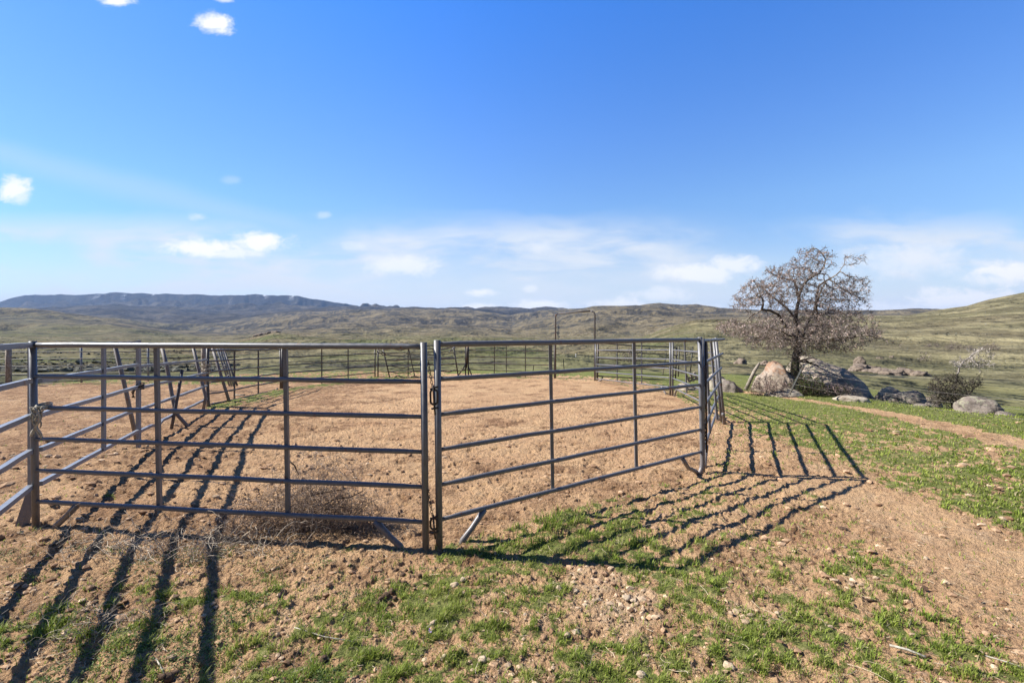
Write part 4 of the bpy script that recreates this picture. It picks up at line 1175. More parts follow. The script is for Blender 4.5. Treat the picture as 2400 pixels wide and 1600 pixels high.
# small tree at the right: dark twiggy base, pale dead top
def small_tree():
    D = 12.0; rs = np.random.default_rng(77)
    q = lambda px, py, dd=0.: at(px, py, D) + np.array([0, dd, 0])
    g0 = gp(2236, D)
    root = empty('small_tree', g0, 'stunted small tree with a dark bushy base and a pale dead top', 'tree')
    seeds = [np.array(g0)]; par = [-1]
    for chainp in [[(2238, 930, 0), (2240, 905, 0), (2243, 880, 0), (2248, 860, 0), (2262, 845, 0), (2285, 828, 0), (2300, 815, 0)], [(2225, 925, .1), (2205, 910, .1)], [(2260, 925, -.1), (2290, 895, -.1)]]:
        prev = 0
        for t in chainp:
            a = seeds[prev]; b = q(*t); n = max(1, int(np.linalg.norm(b - a) / .08))
            for k in range(1, n + 1):
                seeds.append(lerp(a, b, k / n) + rs.normal(0, .008, 3)); par.append(prev if k == 1 else len(seeds) - 2)
            prev = len(seeds) - 1
    def cloud(bl):
        A = []
        for cx, cy, rx, ry, rd, n in bl:
            w = rs.normal(0, 1, (n, 3)); w /= np.linalg.norm(w, axis=1)[:, None]; w *= rs.random((n, 1)) ** .45
            A.append(np.stack([(cx + w[:, 0] * rx - 1200) / F * D, D + w[:, 1] * rd, CAMZ - (cy - w[:, 2] * ry - HY) / F * D], 1))
        return np.concatenate(A)
    A = cloud([(2222, 915, 40, 28, .5, 430), (2272, 898, 26, 12, .3, 90), (2235, 940, 46, 14, .5, 240), (2243, 880, 10, 14, .1, 20),
               (2262, 848, 30, 18, .4, 60), (2292, 852, 26, 16, .4, 45), (2290, 822, 22, 12, .3, 35), (2320, 830, 18, 12, .2, 18), (2215, 890, 22, 14, .3, 50)])
    P, par = colonize(seeds, par, A, .06, 1.0, .07, 60, rs, .35)
    rad, ch = radii_of(P, par, .0042, 2.5); rad = np.minimum(rad, .05)
    idx = np.arange(1, len(P))
    low = P[idx][:, 2] < at(0, 872, D)[2]
    for nm, sel, c0, c1, lf in (('base_foliage', low, (.035, .03, .025), (.11, .09, .075), ((.035, .035, .02), (.13, .11, .07))),
                                ('dead_top', ~low, (.22, .19, .17), (.50, .45, .40), ((.30, .26, .22), (.55, .48, .42)))):
        s = idx[sel]; mb = MB(); w = rs.random((len(s), 1))
        many_prisms(P[par[s]], P[s], np.minimum(rad[par[s]], rad[s] * 1.3), rad[s], np.array(c0) * (1 - w) + np.array(c1) * w, mb, 5)
        src = np.repeat(s, 4 if nm == 'base_foliage' else 3); n = len(src)
        dv = rs.normal(0, 1, (n, 3)); dv /= np.linalg.norm(dv, axis=1)[:, None]
        a = P[src]; b = a + dv * rs.uniform(.04, .11, (n, 1)); w = rs.random((n, 1))
        many_prisms(a, b, .0035, .002, np.array(c0) * (1 - w) + np.array(c1) * w, mb, 3)
        m_ = rs.random(n) < (.9 if nm == 'base_foliage' else .35)
        w = rs.random((m_.sum(), 1))
        many_leaves(b[m_], rs.uniform(.012, .028, m_.sum()), np.array(lf[0]) * (1 - w) + np.array(lf[1]) * w, mb, rs)
        mb.build(nm, M_TWIG, root, smooth=False)
small_tree()

# broken dead branch in front of the big boulder
bm_ = MB(); rs = np.random.default_rng(3)
for ch_ in ([(1872, 846), (1885, 842), (1905, 838), (1915, 842)], [(1872, 846), (1895, 850), (1915, 856), (1928, 866)], [(1895, 850), (1910, 848)], [(1885, 842), (1895, 848), (1902, 856)]):
    bm_.tube([at(x_, y_, 13.6) for x_, y_ in ch_], np.linspace(.032, .008, len(ch_)), 6)
tag(bm_.build('dead_branch', simple('dead_branch_bark', [(.3, (.03, .024, .02)), (.7, (.09, .07, .055))], 20), None, loc=tuple(at(1872, 846, 13.6))), 'dark broken branch lying across the front of the largest boulder', 'branch')

# wires of the old fence running right from the leaning post
wf = empty('wire_fence', tuple(at(1862, 905, 12.7)), 'thin strands of wire running right from the leaning dark post', 'fence')
for ya, yb in ((868, 930), (884, 952), (900, 975)):
    t = np.linspace(0, 1, 14); d = 12.7 - 3.6 * t
    pts = [at(1876 - (ya - 868) * .5 + (2480 - 1876) * q_, ya + (yb + 14 - ya) * q_ + 10 * math.sin(q_ * PI), dd) for q_, dd in zip(t, d)]
    prow(pts, .0022, 'strand', wf, M_WIRE, 4)

# shrubs on the slopes
GS = 'shrubs on the right slope'
for i, (px, d, s, h, lb) in enumerate([(2235, 130, 6.2, 2.6, 'widest grey shrub high on the right slope'), (2272, 132, 3.2, 1.5, 'small grey shrub right of the widest one on the slope'),
                             (2325, 128, 5.2, 2.4, 'grey-brown shrub nearest the right edge of the slope'), (2168, 90, 2.6, 2.0, 'round grey shrub low on the right slope above the dead tree'),
                             (2177, 150, 3.0, 1.4, 'faint grey shrub left of the widest one on the slope'), (2195, 150, 2.4, 1.2, 'tiny grey shrub between the faint one and the widest one'),
                             (1478, 62, 3.0, 2.2, 'dark purple-brown thicket seen through the sunlit back right panel')]):
    bush('slope_shrub', lb, 'shrub', gp(px, d), (s / 2, s / 3, h), 110, ((.13, .10, .085), (.30, .25, .21)), (.17, .135, .115), 100 + i, .9, (.06, .13), stems=1, group=GS if i < 6 else None, twl=(.2, .6), ntw=6, dist=.42)

# ------------------------------------------------------------------ sagebrush scattered over the slopes (uncountable)
def scatter_sage():
    rs = np.random.default_rng(91); mb = MB()
    v, f = ICO[1]
    n = 16000
    px = rs.uniform(-150, 2550, n); d = np.exp(rs.uniform(math.log(32), math.log(900), n))
    x = (px - 1200) / F * d
    dens = fbm(x * .5, d, 1 / 26., 3, .6, 51.) + .35 * fbm(x, d, 1 / 6., 2, .6, 3.)
    left = 1 - sstep(1250, 1650, px)
    lim = np.interp(px, [0, 450, 620, 1400, 1700], [.02, .04, .26, .30, .30]) + .35 * (d < 130) * (px > 560) + .12 * rs.normal(0, 1, n)
    yellow = (px > 2000) & (d < 42)
    keep = (dens > lim) & ~yellow & ~((d < 60) & (px > 1500))
    x, d, px = x[keep], d[keep], px[keep]
    z = ground_z(x, d, False)
    s = rs.uniform(.10, .34, len(x)) * (1 + .0020 * d)
    rep = len(v)
    jit = 1 + rs.normal(0, .42, (len(x), rep, 1))
    sc = np.stack([s * rs.uniform(.8, 1.5, len(x)), s, s * .62], 1)
    V = v[None] * jit * sc[:, None] + np.stack([x, d, z + s * .2], 1)[:, None]
    F_ = (np.arange(len(x)) * rep)[:, None, None] + f[None]
    w = rs.random((len(x), 1)); c = np.array([.040, .040, .027]) * (1 - w) + np.array([.135, .135, .10]) * w
    mb.add(V.reshape(-1, 3), {3: F_.reshape(-1, 3)}, np.repeat(c, rep, 0))
    o = mb.build('sagebrush', M_TWIG, None, smooth=False, loc=(0, 0, 0)); o['kind'] = 'stuff'
    tag(o, 'low grey-green sagebrush dotting the slopes and the valley', 'sagebrush')
scatter_sage()

# ------------------------------------------------------------------ foreground grass
def screen_sample(n, y0, y1, rs, x0=-80, x1=2480):
    px = rs.uniform(x0, x1, n); py = rs.uniform(y0, y1, n)
    d = CAMZ * F / (py - HY); return (px - 1200) / F * d, d
def grass_blades():
    rs = np.random.default_rng(8); 
    x, y = screen_sample(620000, 905, 1680, rs)
    cov, lit, pale, ins, sd = masks(x, y)
    tuft = fbm(x, y, 7., 3, .6, 61.); fine_ = fbm(x, y, 26., 2, .6, 19.)
    p = cov * sstep(-.25, .35, tuft + .6 * fine_) * .8 + .012 * (1 - cov) * (~ins)
    # a few seedlings inside the pen
    seed = sstep(.80, .95, fbm(x, y, 1.7, 2, .5, 5) + .5) * ins * .0
    keep = rs.random(len(x)) < np.clip(p + seed, 0, 1) * .95
    x, y, tuft, cov = x[keep], y[keep], tuft[keep], cov[keep]
    r = np.hypot(x, y)
    n = len(x); z = ground_z(x, y)
    h = rs.uniform(.014, .040, n) * (1 + .9 * np.clip(tuft * 2, 0, 1)) * (.75 + .25 * cov)
    tall = blob(x, y, 1290, 1230, .30, .35) + blob(x, y, 1240, 1262, .14, .14) + .6 * blob(x, y, 1550, 1270, .3, .2) + .5 * blob(x, y, 560, 1500, .12, .4)
    h *= 1 + 1.3 * np.clip(tall, 0, 1)
    wd = rs.uniform(.0016, .0030, n) * np.clip(r / 3.2, .8, 3.2)
    az = rs.uniform(0, 2 * PI, n); ln = rs.uniform(.2, 1.1, n) * h
    dx, dy = np.cos(az), np.sin(az)
    bz = np.stack([x, y, z - .004], 1)
    side = np.stack([-dy, dx, np.zeros(n)], 1) * wd[:, None]
    mid = bz + np.stack([dx * ln * .35, dy * ln * .35, h * .62], 1)
    tip = bz + np.stack([dx * ln, dy * ln, h * np.where(rs.random(n) < .3, .75, 1.0)], 1)
    V = np.stack([bz - side, bz + side, mid + side * .8, mid - side * .8, tip], 1)
    b0 = (np.arange(n) * 5)[:, None]
    w = rs.random((n, 1)); k = np.clip(.5 + 1.2 * fbm(x, y, 1.6, 3, .6, 33.), 0, 1)[:, None]
    c = np.array([.085, .15, .018]) * (1 - w) + np.array([.37, .46, .07]) * w
    c = c * (1 - .45 * k) + np.array([.40, .40, .11]) * .45 * k
    dry = rs.random((n, 1)) < .09
    c = np.where(dry, np.array([.42, .35, .19]), c)
    mb = MB(); mb.add(V.reshape(-1, 3), {4: b0 + np.array([[0, 1, 2, 3]]), 3: b0 + np.array([[3, 2, 4]])}, np.repeat(c, 5, 0))
    o = mb.build('grass', M_LEAF, None, smooth=False, loc=(0, 0, 0))
    tag(o, 'short patchy green grass growing from the bare soil', 'grass', kind='stuff')
    print('blades', n)
grass_blades()

def weeds():
    """low broad-leaved weeds between the shadows at the lower left"""
    rs = np.random.default_rng(18)
    x, y = screen_sample(60000, 1280, 1660, rs, -80, 900)
    n1 = fbm(x, y, 2.0, 3, .6, 66.) + .35 * fbm(x, y, 9., 2, .6, 6.)
    keep = rs.random(len(x)) < sstep(.02, .35, n1) * .55
    x, y = x[keep], y[keep]; z = ground_z(x, y)
    P = np.stack([x, y, z + rs.uniform(.002, .018, len(x))], 1)
    w = rs.random((len(x), 1)); c = np.array([.10, .16, .045]) * (1 - w) + np.array([.27, .34, .13]) * w
    mb = MB(); many_leaves(P, rs.uniform(.004, .009, len(x)), c, mb, rs)
    tag(mb.build('weeds', M_LEAF, None, smooth=False, loc=(0, 0, 0)), 'low pale green weeds between the shadow stripes at lower left', 'weeds', kind='stuff')
weeds()

def clods():
    rs = np.random.default_rng(28)
    x, y = screen_sample(30000, 985, 1660, rs)
    cov, lit, pale, ins, sd = masks(x, y)
    keep = rs.random(len(x)) < (.20 + .60 * pale + .10 * lit) * (1 - .45 * cov) * (1 - .75 * track(x, y))
    x, y, pale, lit = x[keep], y[keep], pale[keep], lit[keep]
    n = len(x); z = ground_z(x, y)
    v, f = ICO[1]; rep = len(v)
    s = (.0022 + .017 * rs.random(n) ** 4.2) * np.clip(np.hypot(x, y) / 3.3, .8, 2.2) * (1 + .45 * pale)
    sc = np.stack([s * rs.uniform(.8, 1.6, n), s * rs.uniform(.8, 1.4, n), s * .7], 1)
    V = v[None] * (1 + rs.normal(0, .2, (n, rep, 1))) * sc[:, None] + np.stack([x, y, z + s * .2], 1)[:, None]
    F_ = (np.arange(n) * rep)[:, None, None] + f[None]
    w = rs.random((n, 1)); soil = np.array([.20, .115, .065]) * (1 - w) + np.array([.50, .33, .20]) * w
    pl = np.array([.52, .38, .25]) * (.65 + .5 * w)
    q = rs.random((n, 1)) < (.15 + .6 * pale[:, None]); c = np.where(q, pl, soil)
    mb = MB(); mb.add(V.reshape(-1, 3), {3: F_.reshape(-1, 3)}, np.repeat(np.clip(c, 0, .8), rep, 0))
    tag(mb.build('gravel', M_CLOD, None, smooth=False, loc=(0, 0, 0)), 'loose crumbs of soil and gravel over the ground', 'gravel', kind='stuff')
clods()

def straw():
    rs = np.random.default_rng(38); mb = MB()
    x, y = screen_sample(2600, 1010, 1640, rs)
    k = rs.random(len(x)) < np.where(inside(x, y, PEN), .25, .7); x, y = x[k], y[k]
    x2 = rs.uniform(-4.4, -.8, 420); y2 = rs.normal(3.75, .35, 420)
    x = np.concatenate([x, x2]); y = np.concatenate([y, y2]); n = len(x)
    z = ground_z(x, y)
    L = rs.uniform(.02, .10, n) * np.where(rs.random(n) < .08, 2.6, 1); az = rs.uniform(0, 2 * PI, n)
    P = np.stack([x, y, z + .006], 1); pr = P; a = az
    w = rs.random((n, 1)); c = np.array([.27, .20, .13]) * (1 - w) + np.array([.62, .53, .38]) * w
    for s_ in range(3):
        a = a + rs.normal(0, .45, n)
        q = pr + np.stack([np.cos(a) * L / 3, np.sin(a) * L / 3, rs.normal(0, .006, n)], 1)
        many_prisms(pr, q, .0013, .0012, c, mb, 3); pr = q
    tag(mb.build('straw', M_TWIG, None, smooth=False, loc=(0, 0, 0)), 'dry straw and bits of stem strewn over the soil', 'straw', kind='stuff')
straw()

# tumbleweed tangle against the left panel
def tangle(name, label, c, size, n, seed, col0, col1, r=.0013, steps=9, L=.05):
    rs = np.random.default_rng(seed); mb = MB(); c = np.array(c)
    q = rs.normal(0, 1, (n, 3)); q /= np.linalg.norm(q, axis=1)[:, None]; q *= rs.random((n, 1)) ** .45
    q[:, 2] = np.abs(q[:, 2])
    P = c + q * np.array(size); d = rs.normal(0, 1, (n, 3)); d /= np.linalg.norm(d, axis=1)[:, None]
    w = rs.random((n, 1)); cc = np.array(col0) * (1 - w) + np.array(col1) * w
    gzv = coarse(P[:, 0], P[:, 1])
    for s_ in range(steps):
        d = d + rs.normal(0, .42, (n, 3)) - .15 * (P - c) / np.array(size) ; d /= np.linalg.norm(d, axis=1)[:, None]
        Q = P + d * L * rs.uniform(.5, 1.1, (n, 1)); Q[:, 2] = np.maximum(Q[:, 2], gzv + .005)
        many_prisms(P, Q, r, r * .9, cc, mb, 3); P = Q
    return mb
c0 = at(640, 1215, 4.08)
mb = tangle('tumbleweed', '', (c0[0] + .25, 4.12, .0), (.85, .24, .40), 1150, 5, (.14, .095, .07), (.40, .30, .23), .0016, 8, .045)
mb2 = tangle('', '', (c0[0] + .35, 4.25, .12), (.55, .2, .58), 470, 15, (.18, .13, .10), (.48, .38, .30), .0014, 8, .05)
root = empty('tumbleweed', (c0[0], 4.1, 0), 'big brown tumbleweed tangled under the bottom rail of the left panel', 'tumbleweed')
mb.build('tangled_twigs', M_TWIG, root, smooth=False)
mb2.build('upright_twigs', M_TWIG, root, smooth=False)
mb3 = MB()
for ch_ in ([(722, 1163), (750, 1155), (800, 1147)], [(765, 1180), (785, 1168), (820, 1165), (850, 1150)], [(760, 1195), (790, 1185), (812, 1190)], [(676, 1078), (690, 1090), (700, 1112)]):
    mb3.tube([at(a_, b_, 4.15) for a_, b_ in ch_], np.linspace(.009, .004, len(ch_)), 5, col=(.08, .055, .04))
mb3.build('branch', M_TWIG, root)
tb = tangle('', '', (-2.75, 3.72, .0), (1.3, .24, .13), 330, 25, (.42, .34, .25), (.62, .54, .43), .0016, 9, .055)
tag(tb.build('withered_stalks', M_TWIG, None, smooth=False, loc=(-2.75, 3.72, 0)), 'loose pale dry stems curling over the shadow in front of the left panel', 'dry stems')
tb = tangle('', '', (-2.55, 2.75, .0), (.45, .25, .07), 70, 27, (.30, .24, .17), (.5, .43, .33), .0013, 8, .05)
tag(tb.build('dry_weed', M_TWIG, None, smooth=False, loc=(-2.55, 2.75, 0)), 'flattened dry weed lying between shadow stripes at the left edge', 'dry weed')

# dung heaps, stones
def lumps(label, spots, seed, name='dung_heap'):
    rs = np.random.default_rng(seed); mb = MB(); c0 = None
    for (px, py, s) in spots:
        d = CAMZ * F / (py - HY); x = (px - 1200) / F * d; z = gz(x, d)
        if c0 is None: c0 = (x, d, z)
        v, f = rock_shape((s, s * .8, s * .85), int(seed * 13 + px), 3, .2, .6)
        a = rs.random() * 3; v = v @ np.array([[math.cos(a), -math.sin(a), 0], [math.sin(a), math.cos(a), 0], [0, 0, 1]]).T
        mb.add(v + np.array([x, d, z + s * .35]), {3: f})
    tag(mb.build(name, M_DUNG, None, loc=c0), label, 'dung', 'dung heaps in the foreground grass')
lumps('brown round dung heap in the grass just below the chained posts', [(945, 1350, .022), (930, 1336, .018), (968, 1354, .019), (948, 1368, .020), (984, 1352, .020), (970, 1372, .014), (962, 1345, .016), (935, 1362, .015), (952, 1338, .014)], 2)
lumps('longer row of crumbly brown dung lower left of the round heap', [(905, 1400, .026), (918, 1390, .024), (926, 1404, .018), (893, 1408, .02), (885, 1418, .016), (880, 1425, .013), (914, 1412, .018), (930, 1385, .014)], 4)
lumps('single brown dung lump in the grass at lower left of centre', [(757, 1550, .025), (760, 1545, .016)], 6)
lumps('dung lump in shadow at the bottom left', [(395, 1590, .03), (380, 1595, .022), (408, 1582, .02)], 8)
GST = 'pale stones in the foreground'
for i, (px, py, s, lb) in enumerate([(1065, 1376, .030, 'largest pale crumbly clod in the grass right of the dung heap'), (1085, 1365, .022, 'pale clod touching the largest one right of the dung heap'),
        (1310, 1380, .022, 'rounded tan stone at the left of the bare patch'), (1350, 1383, .020, 'flat tan stone right of the rounded one on the bare patch'),
        (1372, 1414, .022, 'pale stone casting a shadow in the bare patch'), (1402, 1402, .022, 'egg-shaped pale stone in the bare patch'),
        (1468, 1406, .028, 'big white clod at the right of the bare patch'), (1486, 1412, .019, 'small white clod beside the big white clod'),
        (1230, 1448, .013, 'small stone with a black hollow beside it'), (1015, 1467, .020, 'square pale stone above the violet flower'),
        (1350, 1484, .024, 'chunky pale stone low in the bare patch'), (1330, 1490, .018, 'pale stone left of the chunky one low in the bare patch'),
        (1130, 1552, .024, 'long pale stone near the bottom edge'), (1040, 1545, .022, 'pale crumbly clod near the bottom, left of the long stone'),
        (1709, 1562, .030, 'largest white stone near the bottom edge at right'), (1503, 1590, .024, 'upright white stone at the bottom edge'),
        (1822, 1438, .014, 'small white stone in the grass right of centre'), (2171, 1305, .018, 'lone white stone on the bare track at right'),
        (1676, 1450, .016, 'small pale clod in the grass, left of the small white stone'), (1974, 1240, .035, 'flat brown stone where grass meets the bare track')]):
    d = CAMZ * F / (py - HY)
    rock(px, None, d, (s, s * .85, s * (.75 if 'flat' not in lb else .35)), M_STONE if 'brown' not in lb else M_DUNG, lb, 200 + i, i * 1.3, 3, 'stone', GST, 'stone', rough=.35, sink=-.003)
# sticks
m = MB(); p = [(1995, 1409), (2010, 1411), (2035, 1413), (2055, 1415)]
m.tube([at(a_, b_, CAMZ * F / (b_ - HY)) + np.array([0, 0, .02]) for a_, b_ in p], [.008, .01, .009, .005], 6)
tag(m.build('stick', M_DUNG, None, loc=tuple(at(1995, 1409, 3.03))), 'dark stick lying in the grass at right', 'stick', 'sticks on the ground')
for i, (p, lb) in enumerate([([(1000, 1478), (1018, 1465), (1035, 1450)], 'thin straight pale stick beside the violet flower'), ([(2085, 1520), (2125, 1530), (2170, 1548)], 'pale weathered stick near the lower right corner'),
                 ([(2310, 1545), (2360, 1560), (2420, 1580)], 'long pale stem at the lower right corner'), ([(690, 1478), (760, 1500), (830, 1512)], 'long curved pale stem in the grass left of centre'),
                 ([(365, 1552), (375, 1568), (384, 1588)], 'whitish stick in the shadow stripe at the bottom left')]):
    m = MB(); m.tube([at(a_, b_, CAMZ * F / (b_ - HY)) + np.array([0, 0, .022]) for a_, b_ in p], .0035 if i != 1 else .007, 5)
    tag(m.build('stick', M_RAG, None, loc=tuple(at(p[0][0], p[0][1], 2.6))), lb, 'stick', 'sticks on the ground')
fl = MB(); rs = np.random.default_rng(4); p = at(1007, 1489, 2.69) + np.array([0, 0, .03])
fr = empty('flower', tuple(p), 'tiny violet flower in the foreground grass', 'flower')
many_leaves(p + rs.normal(0, .006, (9, 3)), .007, np.tile([.4, .25, .7], (9, 1)), fl, rs); fl.c = []
fl.build('petals', M_FLOWER, fr, smooth=False)
m = MB(); m.tube([p, p + np.array([.004, .0, -.04])], .0012, 5, col=(.1, .16, .05)); m.build('stem', M_LEAF, fr)

# ------------------------------------------------------------------ haze
hz = MB(); hz.box((0, 3000, 330), (34000, 30000, 1500))
mh = bpy.data.materials.new('haze_air'); mh.use_nodes = True; nt = mh.node_tree; nt.nodes.clear()
out = nt.nodes.new('ShaderNodeOutputMaterial'); pv = nt.nodes.new('ShaderNodeVolumePrincipled')
pv.inputs['Color'].default_value = (0.38, 0.60, 1.0, 1); pv.inputs['Density'].default_value = 0.0000
pv.inputs['Density'].default_value = HAZE = 3.0e-5
pv.inputs['Anisotropy'].default_value = 0.1
nt.links.new(pv.outputs[0], out.inputs['Volume'])
zmax = 0; zmin = 0
for o in bpy.data.objects:
    if o.name.split('.')[0] in ('ground', 'hills', 'mountain'):
        b = np.array(o.bound_box); zmax = max(zmax, b[:, 2].max()); zmin = min(zmin, b[:, 2].min())
hz = MB(); hz.box((0, 0, (zmax + 15 + zmin - 1) / 2), (33000, 33000, zmax + 15 - zmin + 1))
ho = hz.build('haze', mh, None, smooth=False, loc=(0, 0, 0)); tag(ho, 'thin bluish air over the whole landscape', 'haze', kind='stuff')

# ------------------------------------------------------------------ light
EL = math.atan2(1.66, math.hypot(1.85, .28))
sdir = Vector((-1.85, .28, 1.66)).normalized()
sl = bpy.data.lights.new('sun', 'SUN'); sl.energy = 5.0; sl.angle = math.radians(.53); sl.color = (1.0, .95, .87)
so = bpy.data.objects.new('sun', sl); COL.objects.link(so); so.rotation_euler = sdir.to_track_quat('Z', 'Y').to_euler()
w = bpy.data.worlds.new('World'); SC.world = w; w.use_nodes = True; nt = w.node_tree; nt.nodes.clear()
wo = nt.nodes.new('ShaderNodeOutputWorld'); bg = nt.nodes.new('ShaderNodeBackground')
sk = nt.nodes.new('ShaderNodeTexSky'); sk.sky_type = 'NISHITA'; sk.sun_disc = False
sk.sun_elevation = EL; sk.sun_rotation = math.atan2(-1.85, .28); sk.altitude = 900; sk.air_density = 1.0; sk.dust_density = 0.4; sk.ozone_density = 2.0
tc = nt.nodes.new('ShaderNodeTexCoord'); sp = nt.nodes.new('ShaderNodeSeparateXYZ'); nt.links.new(tc.outputs['Generated'], sp.inputs[0])
X, Y, Z = sp.outputs
front = mth(nt, 'GREATER_THAN', Y, 0.08)
yc = mth(nt, 'MAXIMUM', Y, 0.08)
U = mth(nt, 'DIVIDE', X, yc); V = mth(nt, 'DIVIDE', Z, yc)
cb = nt.nodes.new('ShaderNodeCombineXYZ'); nt.links.new(U, cb.inputs[0]); nt.links.new(V, cb.inputs[1])
uv = cb.outputs[0]
nw = N(nt, 'ShaderNodeTexNoise'); nw.inputs['Scale'].default_value = 11; nw.inputs['Detail'].default_value = 7; nw.inputs['Roughness'].default_value = .6
nt.links.new(uv, nw.inputs['Vector'])
ws = N(nt, 'ShaderNodeVectorMath', operation='MULTIPLY_ADD'); nt.links.new(nw.outputs['Color'], ws.inputs[0])
ws.inputs[1].default_value = (.11, .075, 0); nt.links.new(uv, ws.inputs[2])
off = N(nt, 'ShaderNodeVectorMath', operation='SUBTRACT'); nt.links.new(ws.outputs[0], off.inputs[0]); off.inputs[1].default_value = (.055, .0375, 0)
uvw = off.outputs[0]
puffs = [(505, 55, 42, 22, .9), (275, 2, 38, 12, .8), (530, 0, 22, 8, .5), (36, 440, 36, 26, .75), (50, 460, 26, 18, .5), (478, 582, 88, 20, 1.0), (615, 567, 66, 22, 1.0), (545, 592, 70, 12, .6), (940, 622, 75, 24, .5),
         (1650, 640, 95, 22, .65), (1720, 622, 60, 22, .6), (1270, 720, 75, 15, .9), (1128, 685, 32, 9, .7), (1120, 722, 50, 10, .8), (1455, 715, 60, 16, .75), (1265, 578, 26, 12, .25),
         (826, 578, 26, 10, .22), (2270, 705, 150, 26, .85), (2370, 640, 75, 26, .8), (2140, 612, 130, 36, .35), (2292, 617, 26, 14, .25), (545, 421, 24, 9, .14), (462, 508, 22, 9, .3),
         (1600, 738, 190, 20, .6), (2060, 725, 160, 18, .6), (758, 503, 18, 8, .25), (1240, 676, 18, 8, .4), (1560, 690, 70, 16, .45), (2330, 655, 60, 16, .6)]
cm = None
mpc = N(nt, 'ShaderNodeMapping'); mpc.inputs['Scale'].default_value = (1, 1.7, 1); nt.links.new(uv, mpc.inputs[0])
cn = noise(nt, mpc.outputs[0], 17, 9, .68, .3)
for px, py, rx, ry, it in puffs:
    s_ = N(nt, 'ShaderNodeVectorMath', operation='SUBTRACT'); nt.links.new(uv, s_.inputs[0]); s_.inputs[1].default_value = ((px - 1200) / F, (HY - py) / F, 0)
    m_ = N(nt, 'ShaderNodeVectorMath', operation='MULTIPLY'); nt.links.new(s_.outputs[0], m_.inputs[0]); m_.inputs[1].default_value = (F / rx, F / ry, 0)
    l_ = N(nt, 'ShaderNodeVectorMath', operation='LENGTH'); nt.links.new(m_.outputs[0], l_.inputs[0])
    q = mapr(nt, mth(nt, 'MULTIPLY_ADD', cn, 3.0, l_.outputs['Value']), .35 + 1.5, 1.45 + 1.5, min(1, it * 1.25), 0)
    cm = q if cm is None else mth(nt, 'MAXIMUM', cm, q)
# thin veil of cirrus low in the sky
mp = N(nt, 'ShaderNodeMapping'); mp.inputs['Scale'].default_value = (2.2, 9.0, 1); mp.inputs['Rotation'].default_value = (0, 0, .09); nt.links.new(uv, mp.inputs[0])
nv = noise(nt, mp.outputs[0], 2.0, 8, .58, .3)
mp2 = N(nt, 'ShaderNodeMapping'); mp2.inputs['Scale'].default_value = (1.5, 4.0, 1); nt.links.new(uv, mp2.inputs[0])
nv2 = noise(nt, mp2.outputs[0], 1.6, 6, .5)
edge = mth(nt, 'ADD', V, mth(nt, 'MULTIPLY_ADD', nv, .10, -.05))
veil = mapr(nt, edge, .20, .272, 1.0, 0)
veil = mth(nt, 'MULTIPLY', veil, mapr(nt, nv2, .36, .56, .30, 1.0))
veil = mth(nt, 'MULTIPLY', veil, mapr(nt, nv, .34, .60, .40, 1.0))
gp_ = mapr(nt, mth(nt, 'ABSOLUTE', mth(nt, 'SUBTRACT', U, .56)), .06, .20, .45, 1.0)
veil = mth(nt, 'MULTIPLY', veil, gp_)
low = mapr(nt, V, .0, .25, .82, 0)
veil = mth(nt, 'MAXIMUM', veil, mth(nt, 'ADD', low, mth(nt, 'MULTIPLY', veil, .4)))
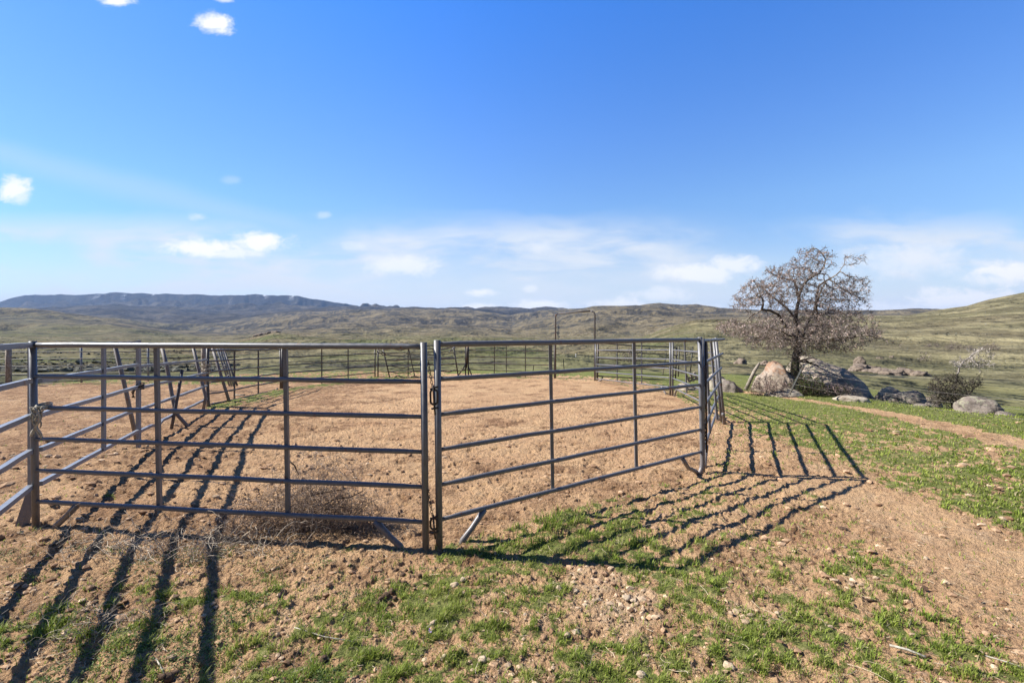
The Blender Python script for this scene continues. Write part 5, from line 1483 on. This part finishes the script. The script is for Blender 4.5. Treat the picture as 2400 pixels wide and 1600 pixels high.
# faint streak crossing the upper left
ln = mth(nt, 'ADD', mth(nt, 'MULTIPLY_ADD', U, .26, V), -.27 + .26 * .72 - .02)
ln = mth(nt, 'ABSOLUTE', mth(nt, 'ADD', ln, mth(nt, 'MULTIPLY_ADD', nv2, .05, -.02)))
stk = mth(nt, 'MULTIPLY', mapr(nt, ln, .0, .045, .20, 0), mapr(nt, U, -.5, -.3, 1, 0))
veil = mth(nt, 'MAXIMUM', veil, stk)
veil = mth(nt, 'MULTIPLY', veil, front); cm = mth(nt, 'MULTIPLY', cm, front)
hs = N(nt, 'ShaderNodeHueSaturation'); hs.inputs['Saturation'].default_value = 1.22; hs.inputs['Hue'].default_value = .503; nt.links.new(sk.outputs[0], hs.inputs['Color'])
hs.inputs['Value'].default_value = 1.0
hs.inputs['Saturation'].default_value = 1.10
gain = N(nt, 'ShaderNodeMix'); gain.data_type = 'RGBA'; gain.blend_type = 'MULTIPLY'; gain.inputs[0].default_value = 1
gc = ramp(nt, Z, [(0.0, (.43, .43, .44)), (.12, (.50, .52, .54)), (.25, (.55, .64, .70)), (.38, (.46, .64, .84)), (.58, (.28, .62, 1.0)), (.75, (.10, .22, .40))])  # zenith stop darkened above the view to cut fill light
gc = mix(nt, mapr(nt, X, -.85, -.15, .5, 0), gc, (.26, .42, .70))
gc = mix(nt, mapr(nt, Y, -.35, .12, .72, 0), gc, (.05, .06, .08))  # unseen sky behind the camera dimmed to deepen the shadows
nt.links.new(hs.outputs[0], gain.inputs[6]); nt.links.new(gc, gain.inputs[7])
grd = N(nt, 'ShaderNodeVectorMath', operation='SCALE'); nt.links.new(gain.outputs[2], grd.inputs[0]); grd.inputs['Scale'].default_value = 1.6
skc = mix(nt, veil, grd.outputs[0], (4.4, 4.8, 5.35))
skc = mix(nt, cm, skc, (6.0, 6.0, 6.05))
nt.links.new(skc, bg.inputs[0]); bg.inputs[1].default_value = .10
nt.links.new(bg.outputs[0], wo.inputs[0])

# ------------------------------------------------------------------ camera
cam = bpy.data.cameras.new('camera'); co = bpy.data.objects.new('camera', cam); COL.objects.link(co)
co.location = (0, 0, CAMZ); co.rotation_euler = (math.radians(90), 0, 0)
cam.sensor_width = 36; cam.lens = F / 2400 * 36; cam.shift_y = -24 / 2400
cam.clip_start = .05; cam.clip_end = 40000
SC.camera = co
SC.view_settings.view_transform = 'Standard'; SC.view_settings.look = 'None'
SC.view_settings.exposure = 0.88; SC.view_settings.gamma = 1.0
SC.render.engine = 'CYCLES'
SC.cycles.volume_bounces = 0
SC.cycles.max_bounces = 6; SC.cycles.diffuse_bounces = 1; SC.cycles.transparent_max_bounces = 4
